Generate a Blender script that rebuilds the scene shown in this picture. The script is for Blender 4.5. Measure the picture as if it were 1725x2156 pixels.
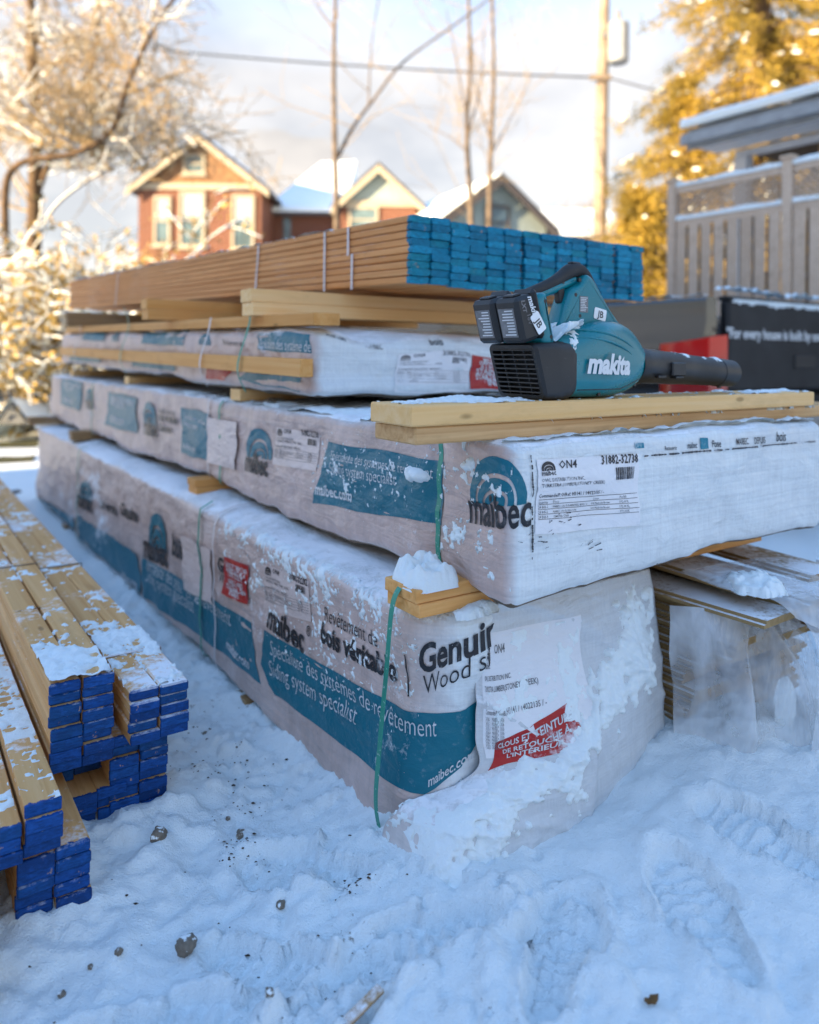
import bpy, bmesh, math, random
import numpy as np
from mathutils import Vector, Matrix

# ------------------------------------------------------------------ clear
for o in list(bpy.data.objects): bpy.data.objects.remove(o)
sc = bpy.context.scene
C = sc.collection

# ------------------------------------------------------------------ camera
FPX, V0, HC = 1609.0, 748.0, 1.0            # focal length and horizon in a 1725 px wide frame
ROLL = math.radians(0.6)
cd = bpy.data.cameras.new('camera')
cam = bpy.data.objects.new('camera', cd); C.objects.link(cam)
cam.location = (0, 0, HC)
cam.rotation_euler = (Matrix.Rotation(math.radians(90), 4, 'X') @ Matrix.Rotation(ROLL, 4, 'Z')).to_euler()
cd.sensor_fit = 'HORIZONTAL'; cd.sensor_width = 36.0
cd.lens = 36.0 * FPX / 1725.0
cd.shift_y = -(1078.0 - V0) / 1725.0
cd.clip_start = 0.05; cd.clip_end = 1000
cd.dof.use_dof = True; cd.dof.focus_distance = 1.58; cd.dof.aperture_fstop = 2.2
cd.dof.aperture_blades = 9
sc.camera = cam

# ------------------------------------------------------------------ light
SUN_EL, SUN_DIR = math.radians(13.0), Vector((-0.80, -0.60))    # towards the sun, on the ground
w = bpy.data.worlds.new('World'); sc.world = w; w.use_nodes = True
nt = w.node_tree; nt.nodes.clear()
def wn(t, **k):
    n = nt.nodes.new(t)
    for a, v in k.items(): setattr(n, a, v)
    return n
wo = wn('ShaderNodeOutputWorld'); bg = wn('ShaderNodeBackground')
sky = wn('ShaderNodeTexSky', sky_type='NISHITA', sun_disc=False, sun_elevation=SUN_EL,
         sun_rotation=math.atan2(SUN_DIR.x, SUN_DIR.y), air_density=1.0, dust_density=0.15, ozone_density=2.6)
bg.inputs['Strength'].default_value = 0.12
tc = wn('ShaderNodeTexCoord'); sx = wn('ShaderNodeSeparateXYZ')
nt.links.new(tc.outputs['Generated'], sx.inputs[0])
zz = wn('ShaderNodeMath', operation='MAXIMUM'); nt.links.new(sx.outputs['Z'], zz.inputs[0]); zz.inputs[1].default_value = 0.0
za = wn('ShaderNodeMath', operation='ADD'); nt.links.new(zz.outputs[0], za.inputs[0]); za.inputs[1].default_value = 0.22
dv = wn('ShaderNodeVectorMath', operation='DIVIDE')
cz = wn('ShaderNodeCombineXYZ')
for i in range(3): nt.links.new(za.outputs[0], cz.inputs[i])
nt.links.new(tc.outputs['Generated'], dv.inputs[0]); nt.links.new(cz.outputs[0], dv.inputs[1])
cn = wn('ShaderNodeTexNoise'); cn.inputs['Scale'].default_value = 1.15; cn.inputs['Detail'].default_value = 7; cn.inputs['Roughness'].default_value = 0.55
mpn = wn('ShaderNodeMapping'); mpn.inputs['Location'].default_value = (1.7, 0.55, 0); mpn.inputs['Scale'].default_value = (1, 1, 0.2)
nt.links.new(dv.outputs[0], mpn.inputs[0]); nt.links.new(mpn.outputs[0], cn.inputs['Vector'])
cr = wn('ShaderNodeValToRGB'); cr.color_ramp.elements[0].position = 0.40; cr.color_ramp.elements[1].position = 0.60
nt.links.new(cn.outputs['Fac'], cr.inputs[0])
# more of the clouds stack up towards the horizon
hz = wn('ShaderNodeMapRange'); hz.inputs['From Min'].default_value = 0.34; hz.inputs['From Max'].default_value = 0.58
hz.inputs['To Min'].default_value = 1.0; hz.inputs['To Max'].default_value = 0.06
nt.links.new(zz.outputs[0], hz.inputs['Value'])
mxf = wn('ShaderNodeMath', operation='MAXIMUM'); 
mlt = wn('ShaderNodeMath', operation='MULTIPLY'); nt.links.new(cr.outputs[0], mlt.inputs[0]); nt.links.new(hz.outputs[0], mlt.inputs[1])
mad = wn('ShaderNodeMath', operation='MULTIPLY'); nt.links.new(hz.outputs[0], mad.inputs[0]); mad.inputs[1].default_value = 0.93
nt.links.new(mlt.outputs[0], mxf.inputs[0]); nt.links.new(mad.outputs[0], mxf.inputs[1])
cm = wn('ShaderNodeMix', data_type='RGBA')
cn2 = wn('ShaderNodeTexNoise'); cn2.inputs['Scale'].default_value = 2.6; cn2.inputs['Detail'].default_value = 6; nt.links.new(mpn.outputs[0], cn2.inputs['Vector'])
cr2_ = wn('ShaderNodeValToRGB'); cr2_.color_ramp.elements[0].position = 0.36; cr2_.color_ramp.elements[1].position = 0.62
cr2_.color_ramp.elements[0].color = (1.02, 0.985, 0.975, 1); cr2_.color_ramp.elements[1].color = (1.46, 1.37, 1.28, 1)
nt.links.new(cn2.outputs['Fac'], cr2_.inputs[0]); nt.links.new(cr2_.outputs[0], cm.inputs[7])
nt.links.new(mxf.outputs[0], cm.inputs[0]); nt.links.new(sky.outputs[0], cm.inputs[6])
nt.links.new(cm.outputs[2], bg.inputs['Color']); nt.links.new(bg.outputs[0], wo.inputs[0])

sl = bpy.data.lights.new('sun', 'SUN'); sl.energy = 3.4; sl.angle = math.radians(0.5); sl.color = (1.0, 0.75, 0.45)
so = bpy.data.objects.new('sun', sl); C.objects.link(so)
sv = Vector((SUN_DIR.x * math.cos(SUN_EL), SUN_DIR.y * math.cos(SUN_EL), math.sin(SUN_EL)))
so.rotation_euler = sv.to_track_quat('Z', 'Y').to_euler(); so.location = sv * 60

sc.view_settings.view_transform = 'Standard'; sc.view_settings.look = 'None'
sc.view_settings.gamma = 1.0; sc.view_settings.use_curve_mapping = False
sc.view_settings.exposure = 2.6
sc.render.engine = 'CYCLES'
sc.cycles.use_denoising = True
sc.cycles.max_bounces = 7; sc.cycles.diffuse_bounces = 4; sc.cycles.transparent_max_bounces = 12
sc.cycles.sample_clamp_indirect = 6

# ------------------------------------------------------------------ geometry helpers
cR, sR = math.cos(ROLL), math.sin(ROLL)
TH = math.radians(34.5)
A = np.array([-math.sin(TH), math.cos(TH), 0.0])          # along the stack, away
B = np.array([math.cos(TH), math.sin(TH), 0.0])           # across the stack
O = np.array([0.2055, 1.45, 0.0])                         # below the corner of the middle pack
ANG_A = math.atan2(A[1], A[0])
def W(a, b, z):
    a = np.asarray(a, float); b = np.asarray(b, float); z = np.asarray(z, float)
    return np.stack([O[0] + a*A[0] + b*B[0], O[1] + a*A[1] + b*B[1], z + 0*a + 0*b], -1)
def ray(u, v):
    x = (u - 862.5) / FPX; y = -(v - V0) / FPX
    return np.array([cR*x - sR*y, 1.0, sR*x + cR*y])
_E = np.array([0, 0, HC])
def ab(p):
    d = p - O; return np.array([d @ A, d @ B, p[2]])
def on_z(u, v, z):
    r = ray(u, v); return _E + r * ((z - HC) / r[2])
def on_a(u, v, a):
    r = ray(u, v); return ab(_E + r * ((a - (_E - O) @ A) / (r @ A)))
def on_b(u, v, b):
    r = ray(u, v); return ab(_E + r * ((b - (_E - O) @ B) / (r @ B)))
def on_y(u, v, Y): return _E + ray(u, v) * Y

def _h(ix, iy, iz, seed):
    h = (ix.astype(np.int64)*374761393 + iy.astype(np.int64)*668265263 + iz.astype(np.int64)*2147483647 + seed*974634777) & 0xffffffff
    h = ((h ^ (h >> 13)) * 1274126177) & 0xffffffff
    h = ((h ^ (h >> 16)) * 2246822519) & 0xffffffff
    return ((h ^ (h >> 15)) & 0xffffff) / 8388607.5 - 1.0
def noise(x, y, z=0.0, seed=0):
    x, y, z = np.broadcast_arrays(np.asarray(x, float), np.asarray(y, float), np.asarray(z, float))
    fx, fy, fz = np.floor(x), np.floor(y), np.floor(z)
    tx, ty, tz = x-fx, y-fy, z-fz
    tx, ty, tz = tx*tx*(3-2*tx), ty*ty*(3-2*ty), tz*tz*(3-2*tz)
    ix, iy, iz = fx.astype(int), fy.astype(int), fz.astype(int)
    r = 0
    for dx in (0, 1):
        for dy in (0, 1):
            for dz in (0, 1):
                r = r + _h(ix+dx, iy+dy, iz+dz, seed) * (tx if dx else 1-tx) * (ty if dy else 1-ty) * (tz if dz else 1-tz)
    return r
def fbm(x, y, z=0.0, seed=0, octv=4, gain=0.5):
    s, a, f = 0, 1.0, 1.0
    for i in range(octv):
        s = s + a * noise(np.asarray(x)*f + i*17.3, np.asarray(y)*f - i*9.1, np.asarray(z)*f, seed+i); a *= gain; f *= 2.03
    return s
def sstep(a, b, x):
    t = np.clip((np.asarray(x, float) - a) / (b - a), 0, 1); return t*t*(3-2*t)

class MB:
    """collects the faces of ONE object"""
    def __init__(s): s.v = []; s.f = []; s.m = []
    def add(s, verts, faces, m=0):
        k = len(s.v); s.v += [tuple(map(float, p)) for p in verts]
        s.f += [tuple(i + k for i in f) for f in faces]; s.m += [m]*len(faces)
        return s
    def box(s, lo, hi, fr=None, m=0, ch=0.0):
        """axis box lo..hi, optional frame (origin, x, y, z); ch = chamfer"""
        lo = np.array(lo, float); hi = np.array(hi, float)
        if ch <= 0:
            c = [(x, y, z) for z in (lo[2], hi[2]) for y in (lo[1], hi[1]) for x in (lo[0], hi[0])]
            f = [(0,2,3,1), (4,5,7,6), (0,1,5,4), (2,6,7,3), (0,4,6,2), (1,3,7,5)]
        else:
            c = []; f = []
            ch = min(ch, 0.45*float((hi-lo).min()))
            idx = {}
            for sx_ in (0, 1):
                for sy_ in (0, 1):
                    for sz_ in (0, 1):
                        for ax in range(3):
                            p = [(lo, hi)[q][i] for i, q in enumerate((sx_, sy_, sz_))]
                            for i, q in enumerate((sx_, sy_, sz_)):
                                if i != ax: p[i] += ch if q == 0 else -ch
                            idx[(sx_, sy_, sz_, ax)] = len(c); c.append(tuple(p))
            def I(a_, b_, c_, ax): return idx[(a_, b_, c_, ax)]
            for q in (0, 1):
                for ax in range(3):
                    o1, o2 = [i for i in range(3) if i != ax]
                    ring = []
                    for (m1, m2) in ((0,0), (1,0), (1,1), (0,1)):
                        k = [0,0,0]; k[ax] = q; k[o1] = m1; k[o2] = m2; ring.append(idx[(*k, ax)])
                    f.append(tuple(ring))
            for ax in range(3):
                o1, o2 = [i for i in range(3) if i != ax]
                for m1 in (0, 1):
                    for m2 in (0, 1):
                        k0 = [0,0,0]; k1 = [0,0,0]; k0[o1] = k1[o1] = m1; k0[o2] = k1[o2] = m2; k1[ax] = 1
                        f.append((idx[(*k0, o1)], idx[(*k1, o1)], idx[(*k1, o2)], idx[(*k0, o2)]))
            for k in [(i, j, l) for i in (0,1) for j in (0,1) for l in (0,1)]:
                f.append(tuple(idx[(*k, ax)] for ax in range(3)))
        if fr is not None:
            o, ex, ey, ez = [np.array(t, float) for t in fr]
            c = [o + p[0]*ex + p[1]*ey + p[2]*ez for p in c]
        return s.add(c, f, m)
    def tube(s, pts, rad, n=8, m=0, cap=True, sq=1.0):
        pts = [np.array(p, float) for p in pts]
        rad = list(rad) if hasattr(rad, '__len__') else [rad]*len(pts)
        vs = []; fs = []
        t0 = pts[1]-pts[0]; ref = np.array([0,0,1.0]) if abs(t0[2]) < 0.9*np.linalg.norm(t0) else np.array([1.0,0,0])
        for i, p in enumerate(pts):
            t = pts[min(i+1, len(pts)-1)] - pts[max(i-1, 0)]; t = t/(np.linalg.norm(t)+1e-12)
            x = np.cross(ref, t); x /= np.linalg.norm(x)+1e-12; y = np.cross(t, x); ref = y
            for k in range(n):
                an = 2*math.pi*k/n; vs.append(p + rad[i]*(math.cos(an)*x + sq*math.sin(an)*y))
        for i in range(len(pts)-1):
            for k in range(n):
                a_, b_ = i*n+k, i*n+(k+1) % n; fs.append((a_, b_, b_+n, a_+n))
        if cap: fs.append(tuple(range(n-1, -1, -1))); fs.append(tuple((len(pts)-1)*n+k for k in range(n)))
        return s.add(vs, fs, m)
    def grid(s, P, m=0, keep=None, flip=False):
        P = np.asarray(P); nr, ncol = P.shape[:2]
        f = []
        for i in range(nr-1):
            for j in range(ncol-1):
                if keep is not None and not keep[i, j]: continue
                q = (i*ncol+j, i*ncol+j+1, (i+1)*ncol+j+1, (i+1)*ncol+j)
                f.append(q[::-1] if flip else q)
        return s.add(P.reshape(-1, 3), f, m)
    def poly(s, pts2, z0, z1, fr, m=0):
        """prism over a 2-D outline (x, y) of a frame (origin, ex, ey, en)"""
        o, ex, ey, en = [np.array(t, float) for t in fr]; n = len(pts2)
        v = [o + p[0]*ex + p[1]*ey + z0*en for p in pts2] + [o + p[0]*ex + p[1]*ey + z1*en for p in pts2]
        f = [tuple(range(n-1, -1, -1)), tuple(range(n, 2*n))] + [(i, (i+1) % n, n+(i+1) % n, n+i) for i in range(n)]
        return s.add(v, f, m)

ORG = {}
def empty(name, loc, label=None, cat=None, group=None, kind=None):
    o = bpy.data.objects.new(name, None); C.objects.link(o); o.location = loc; o.empty_display_size = 0.1
    ORG[o.name] = np.array(loc, float); tag(o, label, cat, group, kind); return o
def tag(o, label=None, cat=None, group=None, kind=None):
    if label: o['label'] = label
    if cat: o['category'] = cat
    if group: o['group'] = group
    if kind: o['kind'] = kind
    return o
def mk(name, mb, mats, parent=None, org=None, smooth=False, clean=False, uvfix=False):
    """ONE mesh object from an MB whose points are in world space"""
    if not isinstance(mats, (list, tuple)): mats = [mats]
    V = np.array(mb.v, float).reshape(-1, 3)
    if parent is not None: base = ORG[parent.name]
    else:
        base = np.array(org, float) if org is not None else np.array([V[:,0].mean(), V[:,1].mean(), V[:,2].min()])
    me = bpy.data.meshes.new(name); me.from_pydata((V - base).tolist(), [], mb.f)
    for m_ in mats: me.materials.append(m_)
    if len(mats) > 1: me.polygons.foreach_set('material_index', mb.m)
    if smooth: me.polygons.foreach_set('use_smooth', [True]*len(me.polygons))
    if clean:
        bm = bmesh.new(); bm.from_mesh(me); bmesh.ops.remove_doubles(bm, verts=bm.verts, dist=clean if clean is not True else 1e-5)
        bmesh.ops.recalc_face_normals(bm, faces=bm.faces); bm.to_mesh(me); bm.free()
    me.validate(); me.update()
    o = bpy.data.objects.new(name, me); C.objects.link(o)
    if parent is not None: o.parent = parent
    else: o.location = base
    ORG[o.name] = base
    return o
def fixn(o):
    bm = bmesh.new(); bm.from_mesh(o.data); bmesh.ops.recalc_face_normals(bm, faces=bm.faces); bm.to_mesh(o.data); bm.free(); return o
def shade_auto(o, deg=35):
    me = o.data; me.polygons.foreach_set('use_smooth', [True]*len(me.polygons))
    try: me.set_sharp_from_angle(angle=math.radians(deg))
    except Exception: pass
    return o

# ------------------------------------------------------------------ text helper
_TX = {}
def text2d(body, bold=0.0, shear=0.0, spacing=1.0, res=3):
    key = (body, bold, shear, spacing, res)
    if key in _TX: return _TX[key]
    cu = bpy.data.curves.new('lettering_source', 'FONT'); cu.body = body; cu.size = 1.0; cu.offset = bold; cu.shear = shear
    cu.space_character = spacing; cu.resolution_u = res; cu.fill_mode = 'FRONT'
    ob = bpy.data.objects.new('lettering_source', cu); C.objects.link(ob)
    dg = bpy.context.evaluated_depsgraph_get(); me = ob.evaluated_get(dg).to_mesh()
    v = np.array([p.co[:2] for p in me.vertices]).reshape(-1, 2); f = [tuple(p.vertices) for p in me.polygons]
    ob.evaluated_get(dg).to_mesh_clear(); bpy.data.objects.remove(ob); bpy.data.curves.remove(cu)
    if len(v): v = v - np.array([v[:,0].min(), 0])
    _TX[key] = (v, f); return v, f
def cut2d(v, f, step):
    """slice a flat mesh by a square lattice so that it can follow a curved sheet"""
    bm = bmesh.new()
    vs = [bm.verts.new((p[0], p[1], 0)) for p in v]; bm.verts.ensure_lookup_table()
    for q in f:
        try: bm.faces.new([vs[i] for i in q])
        except ValueError: pass
    v = np.asarray(v)
    for ax in (0, 1):
        lo, hi = v[:,ax].min(), v[:,ax].max(); n = int((hi-lo)/step)
        for k in range(1, n+1):
            co = [0,0,0]; no = [0,0,0]; co[ax] = lo + k*step; no[ax] = 1
            bmesh.ops.bisect_plane(bm, geom=bm.verts[:]+bm.edges[:]+bm.faces[:], plane_co=co, plane_no=no, dist=1e-6)
    bm.verts.index_update()
    V = np.array([p.co[:2] for p in bm.verts]); Fc = [tuple(q.index for q in p.verts) for p in bm.faces]
    bm.free(); return V, Fc
# ------------------------------------------------------------------ materials
class NB:
    def __init__(s, name):
        s.mat = bpy.data.materials.new(name); s.mat.use_nodes = True; s.t = s.mat.node_tree
        s.b = s.t.nodes['Principled BSDF']; s.out = s.t.nodes['Material Output']
    def n(s, typ, ins=None, **k):
        x = s.t.nodes.new('ShaderNode'+typ)
        for a, v in k.items(): setattr(x, a, v)
        for a, v in (ins or {}).items(): s.set(x, a, v)
        return x
    def set(s, x, a, v):
        sock = x.inputs[a]
        if hasattr(v, 'is_output') or isinstance(v, bpy.types.NodeSocket): s.t.links.new(v, sock)
        else: sock.default_value = v
    def B(s, **k):
        for a, v in k.items(): s.set(s.b, a.replace('_', ' '), v)
        return s
    def noise(s, vec, scale, detail=4, rough=0.55, dist=0.0):
        return s.n('TexNoise', {'Vector': vec, 'Scale': scale, 'Detail': detail, 'Roughness': rough, 'Distortion': dist}).outputs['Fac']
    def ramp(s, fac, *stops):
        r = s.n('ValToRGB', {'Fac': fac}); e = r.color_ramp.elements
        while len(e) < len(stops): e.new(0.5)
        for q, (p, c) in zip(e, stops): q.position = p; q.color = (*c, 1) if len(c) == 3 else c
        return r.outputs['Color']
    def rng(s, val, a, b, c=0.0, d=1.0):
        return s.n('MapRange', {'Value': val, 'From Min': a, 'From Max': b, 'To Min': c, 'To Max': d}).outputs[0]
    def math(s, op, a, b=0.0, c=0.0):
        return s.n('Math', {0: a, 1: b, 2: c}, operation=op).outputs[0]
    def mix(s, fac, a, b, blend='MIX'):
        x = s.n('Mix', data_type='RGBA', blend_type=blend)
        for i, v in ((0, fac), (6, a), (7, b)):
            if isinstance(v, tuple) and len(v) == 3: v = (*v, 1)
            s.set(x, i, v)
        return x.outputs[2]
    def pos(s): return s.n('NewGeometry').outputs['Position']
    def nrm(s): return s.n('NewGeometry').outputs['Normal']
    def obj(s): return s.n('TexCoord').outputs['Object']
    def rnd(s): return s.n('ObjectInfo').outputs['Random']
    def mapv(s, vec, scale=(1,1,1), rot=(0,0,0), loc=(0,0,0)):
        return s.n('Mapping', {'Vector': vec, 'Scale': scale, 'Rotation': rot, 'Location': loc}).outputs[0]
    def bump(s, h, strength=0.3, dist=0.01, normal=None):
        x = s.n('Bump', {'Height': h, 'Strength': strength, 'Distance': dist})
        if normal is not None: s.set(x, 'Normal', normal)
        return x.outputs[0]
    def xyz(s, vec): return s.n('SeparateXYZ', {0: vec}).outputs

def simple(name, col, rough=0.6, metal=0.0, var=0.12, scale=6.0, bump=0.0, bscale=60, spec=0.5):
    m = NB(name); p = m.pos()
    f = m.noise(p, scale, 5)
    c = tuple(col); d = tuple(max(0, x*(1-var*2)) for x in c)
    m.B(Base_Color=m.mix(m.rng(f, 0.35, 0.65), c, d), Roughness=rough, Metallic=metal)
    m.b.inputs['Specular IOR Level'].default_value = spec
    if bump: m.B(Normal=m.bump(m.noise(p, bscale, 5), bump, 0.005))
    return m.mat

def snow_mat(name='snow', tint=(0.82, 0.89, 0.905), bscale=1.0):
    m = NB(name); p = m.pos()
    f1 = m.noise(p, 3.0*bscale, 4); f2 = m.noise(p, 55*bscale, 6, 0.65); f3 = m.noise(p, 420*bscale, 3)
    h = m.math('ADD', m.math('MULTIPLY', f2, 0.7), m.math('MULTIPLY', f3, 0.22))
    m.B(Base_Color=m.mix(f1, tint, tuple(x*0.95 for x in tint)), Roughness=0.62, Normal=m.bump(h, 0.55, 0.012))
    m.b.inputs['Subsurface Weight'].default_value = 0.12; m.b.inputs['Subsurface Scale'].default_value = 0.012
    m.b.inputs['Subsurface Radius'].default_value = (0.6, 0.8, 1.0)
    m.b.inputs['Specular IOR Level'].default_value = 0.25
    return m.mat
SNOW = snow_mat()

def snow_dust(m, col, amt, big=2.2, lo=0.56, hi=0.66, up=0.25, seed=0.0):
    """wind-blown snow stuck to a surface: same mask on a wrap and on what is printed on it"""
    p = m.mapv(m.pos(), loc=(seed, seed*0.7, 0))
    g = m.noise(p, big, 3, 0.5); s1 = m.noise(p, 26, 6, 0.68); s2 = m.noise(p, 150, 3, 0.6)
    nz = m.xyz(m.nrm())[2]
    t = m.math('ADD', m.math('MULTIPLY', g, 0.8), m.math('MULTIPLY', s1, 0.55))
    t = m.math('ADD', t, m.math('MULTIPLY', s2, 0.16))
    t = m.math('ADD', t, m.math('MULTIPLY', nz, up))
    f = m.rng(t, lo*1.5 - amt, hi*1.5 - amt)
    return m.mix(f, col, (0.84, 0.86, 0.89)), f

def wrap_mat(name, base, dirt, amt, dirt_amt=0.6, seed=0.0, clean=(0.73, 0.775, 0.785), cdirt=(0.45, 0.45, 0.47)):  # clean is the end's colour, without the shade tone in base
    """woven wrap; the long side has shade put into its base colour plus dirt smudges, the end is paler"""
    m = NB(name); p = m.pos(); P3 = m.xyz(p)
    al = m.n('VectorMath', {0: p, 1: tuple(A)}, operation='DOT_PRODUCT').outputs['Value']
    bl = m.n('VectorMath', {0: p, 1: tuple(B)}, operation='DOT_PRODUCT').outputs['Value']
    jz = m.noise(m.mapv(p, scale=(1.5, 1.5, 160)), 1.0, 2)
    jv = m.noise(m.n('CombineXYZ', {0: m.math('MULTIPLY', al, 170), 1: m.math('MULTIPLY', bl, 170), 2: m.math('MULTIPLY', P3[2], 2.0)}).outputs[0], 1.0, 2)
    wv = m.math('ADD', m.math('MULTIPLY', jz, 0.6), m.math('MULTIPLY', jv, 0.4))
    d1 = m.noise(p, 3.4, 6, 0.62); d2 = m.noise(m.mapv(p, scale=(1, 1, 0.35)), 22, 5, 0.6); d3 = m.noise(p, 70, 4, 0.7)
    dd = m.math('ADD', m.math('ADD', m.math('MULTIPLY', d1, 0.55), m.math('MULTIPLY', d2, 0.45)), m.math('MULTIPLY', d3, 0.12))
    dm = m.rng(dd, 0.47, 0.76)
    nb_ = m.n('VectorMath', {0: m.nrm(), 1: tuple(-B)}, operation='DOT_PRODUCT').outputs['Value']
    shade_m = m.rng(m.math('ADD', nb_, m.math('MULTIPLY', m.math('SUBTRACT', d1, 0.5), 0.5)), 0.35, 0.95)
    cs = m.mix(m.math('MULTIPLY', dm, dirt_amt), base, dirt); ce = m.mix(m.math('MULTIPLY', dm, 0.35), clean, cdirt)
    c = m.mix(shade_m, ce, cs)
    c = m.mix(m.rng(wv, 0.42, 0.62, 0.0, 0.20), c, (0.32, 0.33, 0.36))
    spk = m.noise(m.mapv(p, loc=(3, 1, 2)), 130, 3, 0.6)
    c = m.mix(m.math('MULTIPLY', m.rng(spk, 0.70, 0.76, 0, 0.5), m.rng(d1, 0.45, 0.6)), c, (0.12, 0.11, 0.11))
    c, f = snow_dust(m, c, amt, seed=seed)
    wr = m.noise(m.mapv(p, scale=(1, 1, 1.6)), 16, 4, 0.55, 0.8); cr_ = m.noise(m.mapv(p, scale=(1, 1, 2.2), rot=(0.3, 0.2, 0.4)), 7, 2, 0.5, 1.6)
    hb = m.math('ADD', m.math('MULTIPLY', wv, 0.22), m.math('ADD', m.math('MULTIPLY', wr, 0.8), m.math('ADD', m.math('MULTIPLY', f, 0.5), m.math('MULTIPLY', cr_, 0.8))))
    m.B(Base_Color=c, Roughness=m.rng(f, 0, 1, 0.38, 0.8), Normal=m.bump(hb, 0.55, 0.014))
    m.b.inputs['Specular IOR Level'].default_value = 0.35
    return m.mat
WRAP_SIDE = wrap_mat('wrap_shaded_dirty', (0.62, 0.465, 0.415), (0.34, 0.235, 0.19), -0.10, 0.75)  # shade tone put into the base colour, dirt smudges over it
WRAP_SIDE_SNOWY = wrap_mat('wrap_shaded_dirty_snowy', (0.63, 0.485, 0.435), (0.34, 0.24, 0.20), -0.04, 0.75, 3.1)
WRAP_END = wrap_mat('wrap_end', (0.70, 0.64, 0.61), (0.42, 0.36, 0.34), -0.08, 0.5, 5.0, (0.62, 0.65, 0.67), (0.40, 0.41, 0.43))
WRAP_PALE = wrap_mat('wrap_pale', (0.76, 0.62, 0.57), (0.5, 0.4, 0.36), -0.12, 0.5, 7.0)

def print_mat(name, col, amt, seed=0.0, wear=0.25, rough=0.4, hi=0.66):
    m = NB(name); p = m.pos()
    k = m.noise(p, 40, 6, 0.7)
    c = m.mix(m.rng(k, 0.58, 0.72, 0, wear), col, (0.55, 0.55, 0.56))
    lo_ = m.noise(p, 4, 4)
    c = m.mix(m.rng(lo_, 0.4, 0.7, 0, 0.35), c, tuple(x*0.72 for x in col))
    c, f = snow_dust(m, c, amt, seed=seed, hi=hi)
    wr = m.noise(m.mapv(p, scale=(1, 1, 1.6)), 16, 4, 0.55, 0.8); cr_ = m.noise(m.mapv(p, scale=(1, 1, 2.2), rot=(0.3, 0.2, 0.4)), 7, 2, 0.5, 1.6)
    m.B(Base_Color=c, Roughness=rough, Normal=m.bump(m.math('ADD', m.math('MULTIPLY', cr_, 0.8), m.math('ADD', m.math('MULTIPLY', wr, 0.8), m.math('MULTIPLY', f, 0.5))), 0.5, 0.013))
    m.b.inputs['Specular IOR Level'].default_value = 0.35
    return m.mat
TEAL = (0.005, 0.145, 0.205)
INK_TEAL = print_mat('ink_teal', TEAL, -0.10)
INK_TEAL_S = print_mat('ink_teal_snowy', TEAL, -0.05, 3.1)
INK_TEAL_E = print_mat('ink_teal_end', (0.006, 0.20, 0.29), -0.03, 5.0)
INK_BLACK = print_mat('ink_black', (0.022, 0.022, 0.026), -0.10, 0.0, 0.3)
INK_BLACK_S = print_mat('ink_black_snowy', (0.022, 0.022, 0.026), -0.04, 3.1, 0.3)
INK_BLACK_E = print_mat('ink_black_end', (0.03, 0.03, 0.036), -0.05, 5.0, 0.4)
INK_WHITE = print_mat('ink_white', (0.62, 0.64, 0.66), -0.06, 0.0, 0.5)
INK_GREY = print_mat('ink_grey', (0.16, 0.16, 0.17), -0.05, 5.0, 0.3)
INK_RED = print_mat('ink_red', (0.42, 0.018, 0.018), -0.06, 2.0, 0.15)
PAPER = print_mat('label_paper', (0.78, 0.78, 0.80), -0.06, 5.0, 0.1)
PAPER_SIDE = print_mat('label_paper_side', (0.68, 0.56, 0.52), -0.06, 3.1, 0.15)

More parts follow.
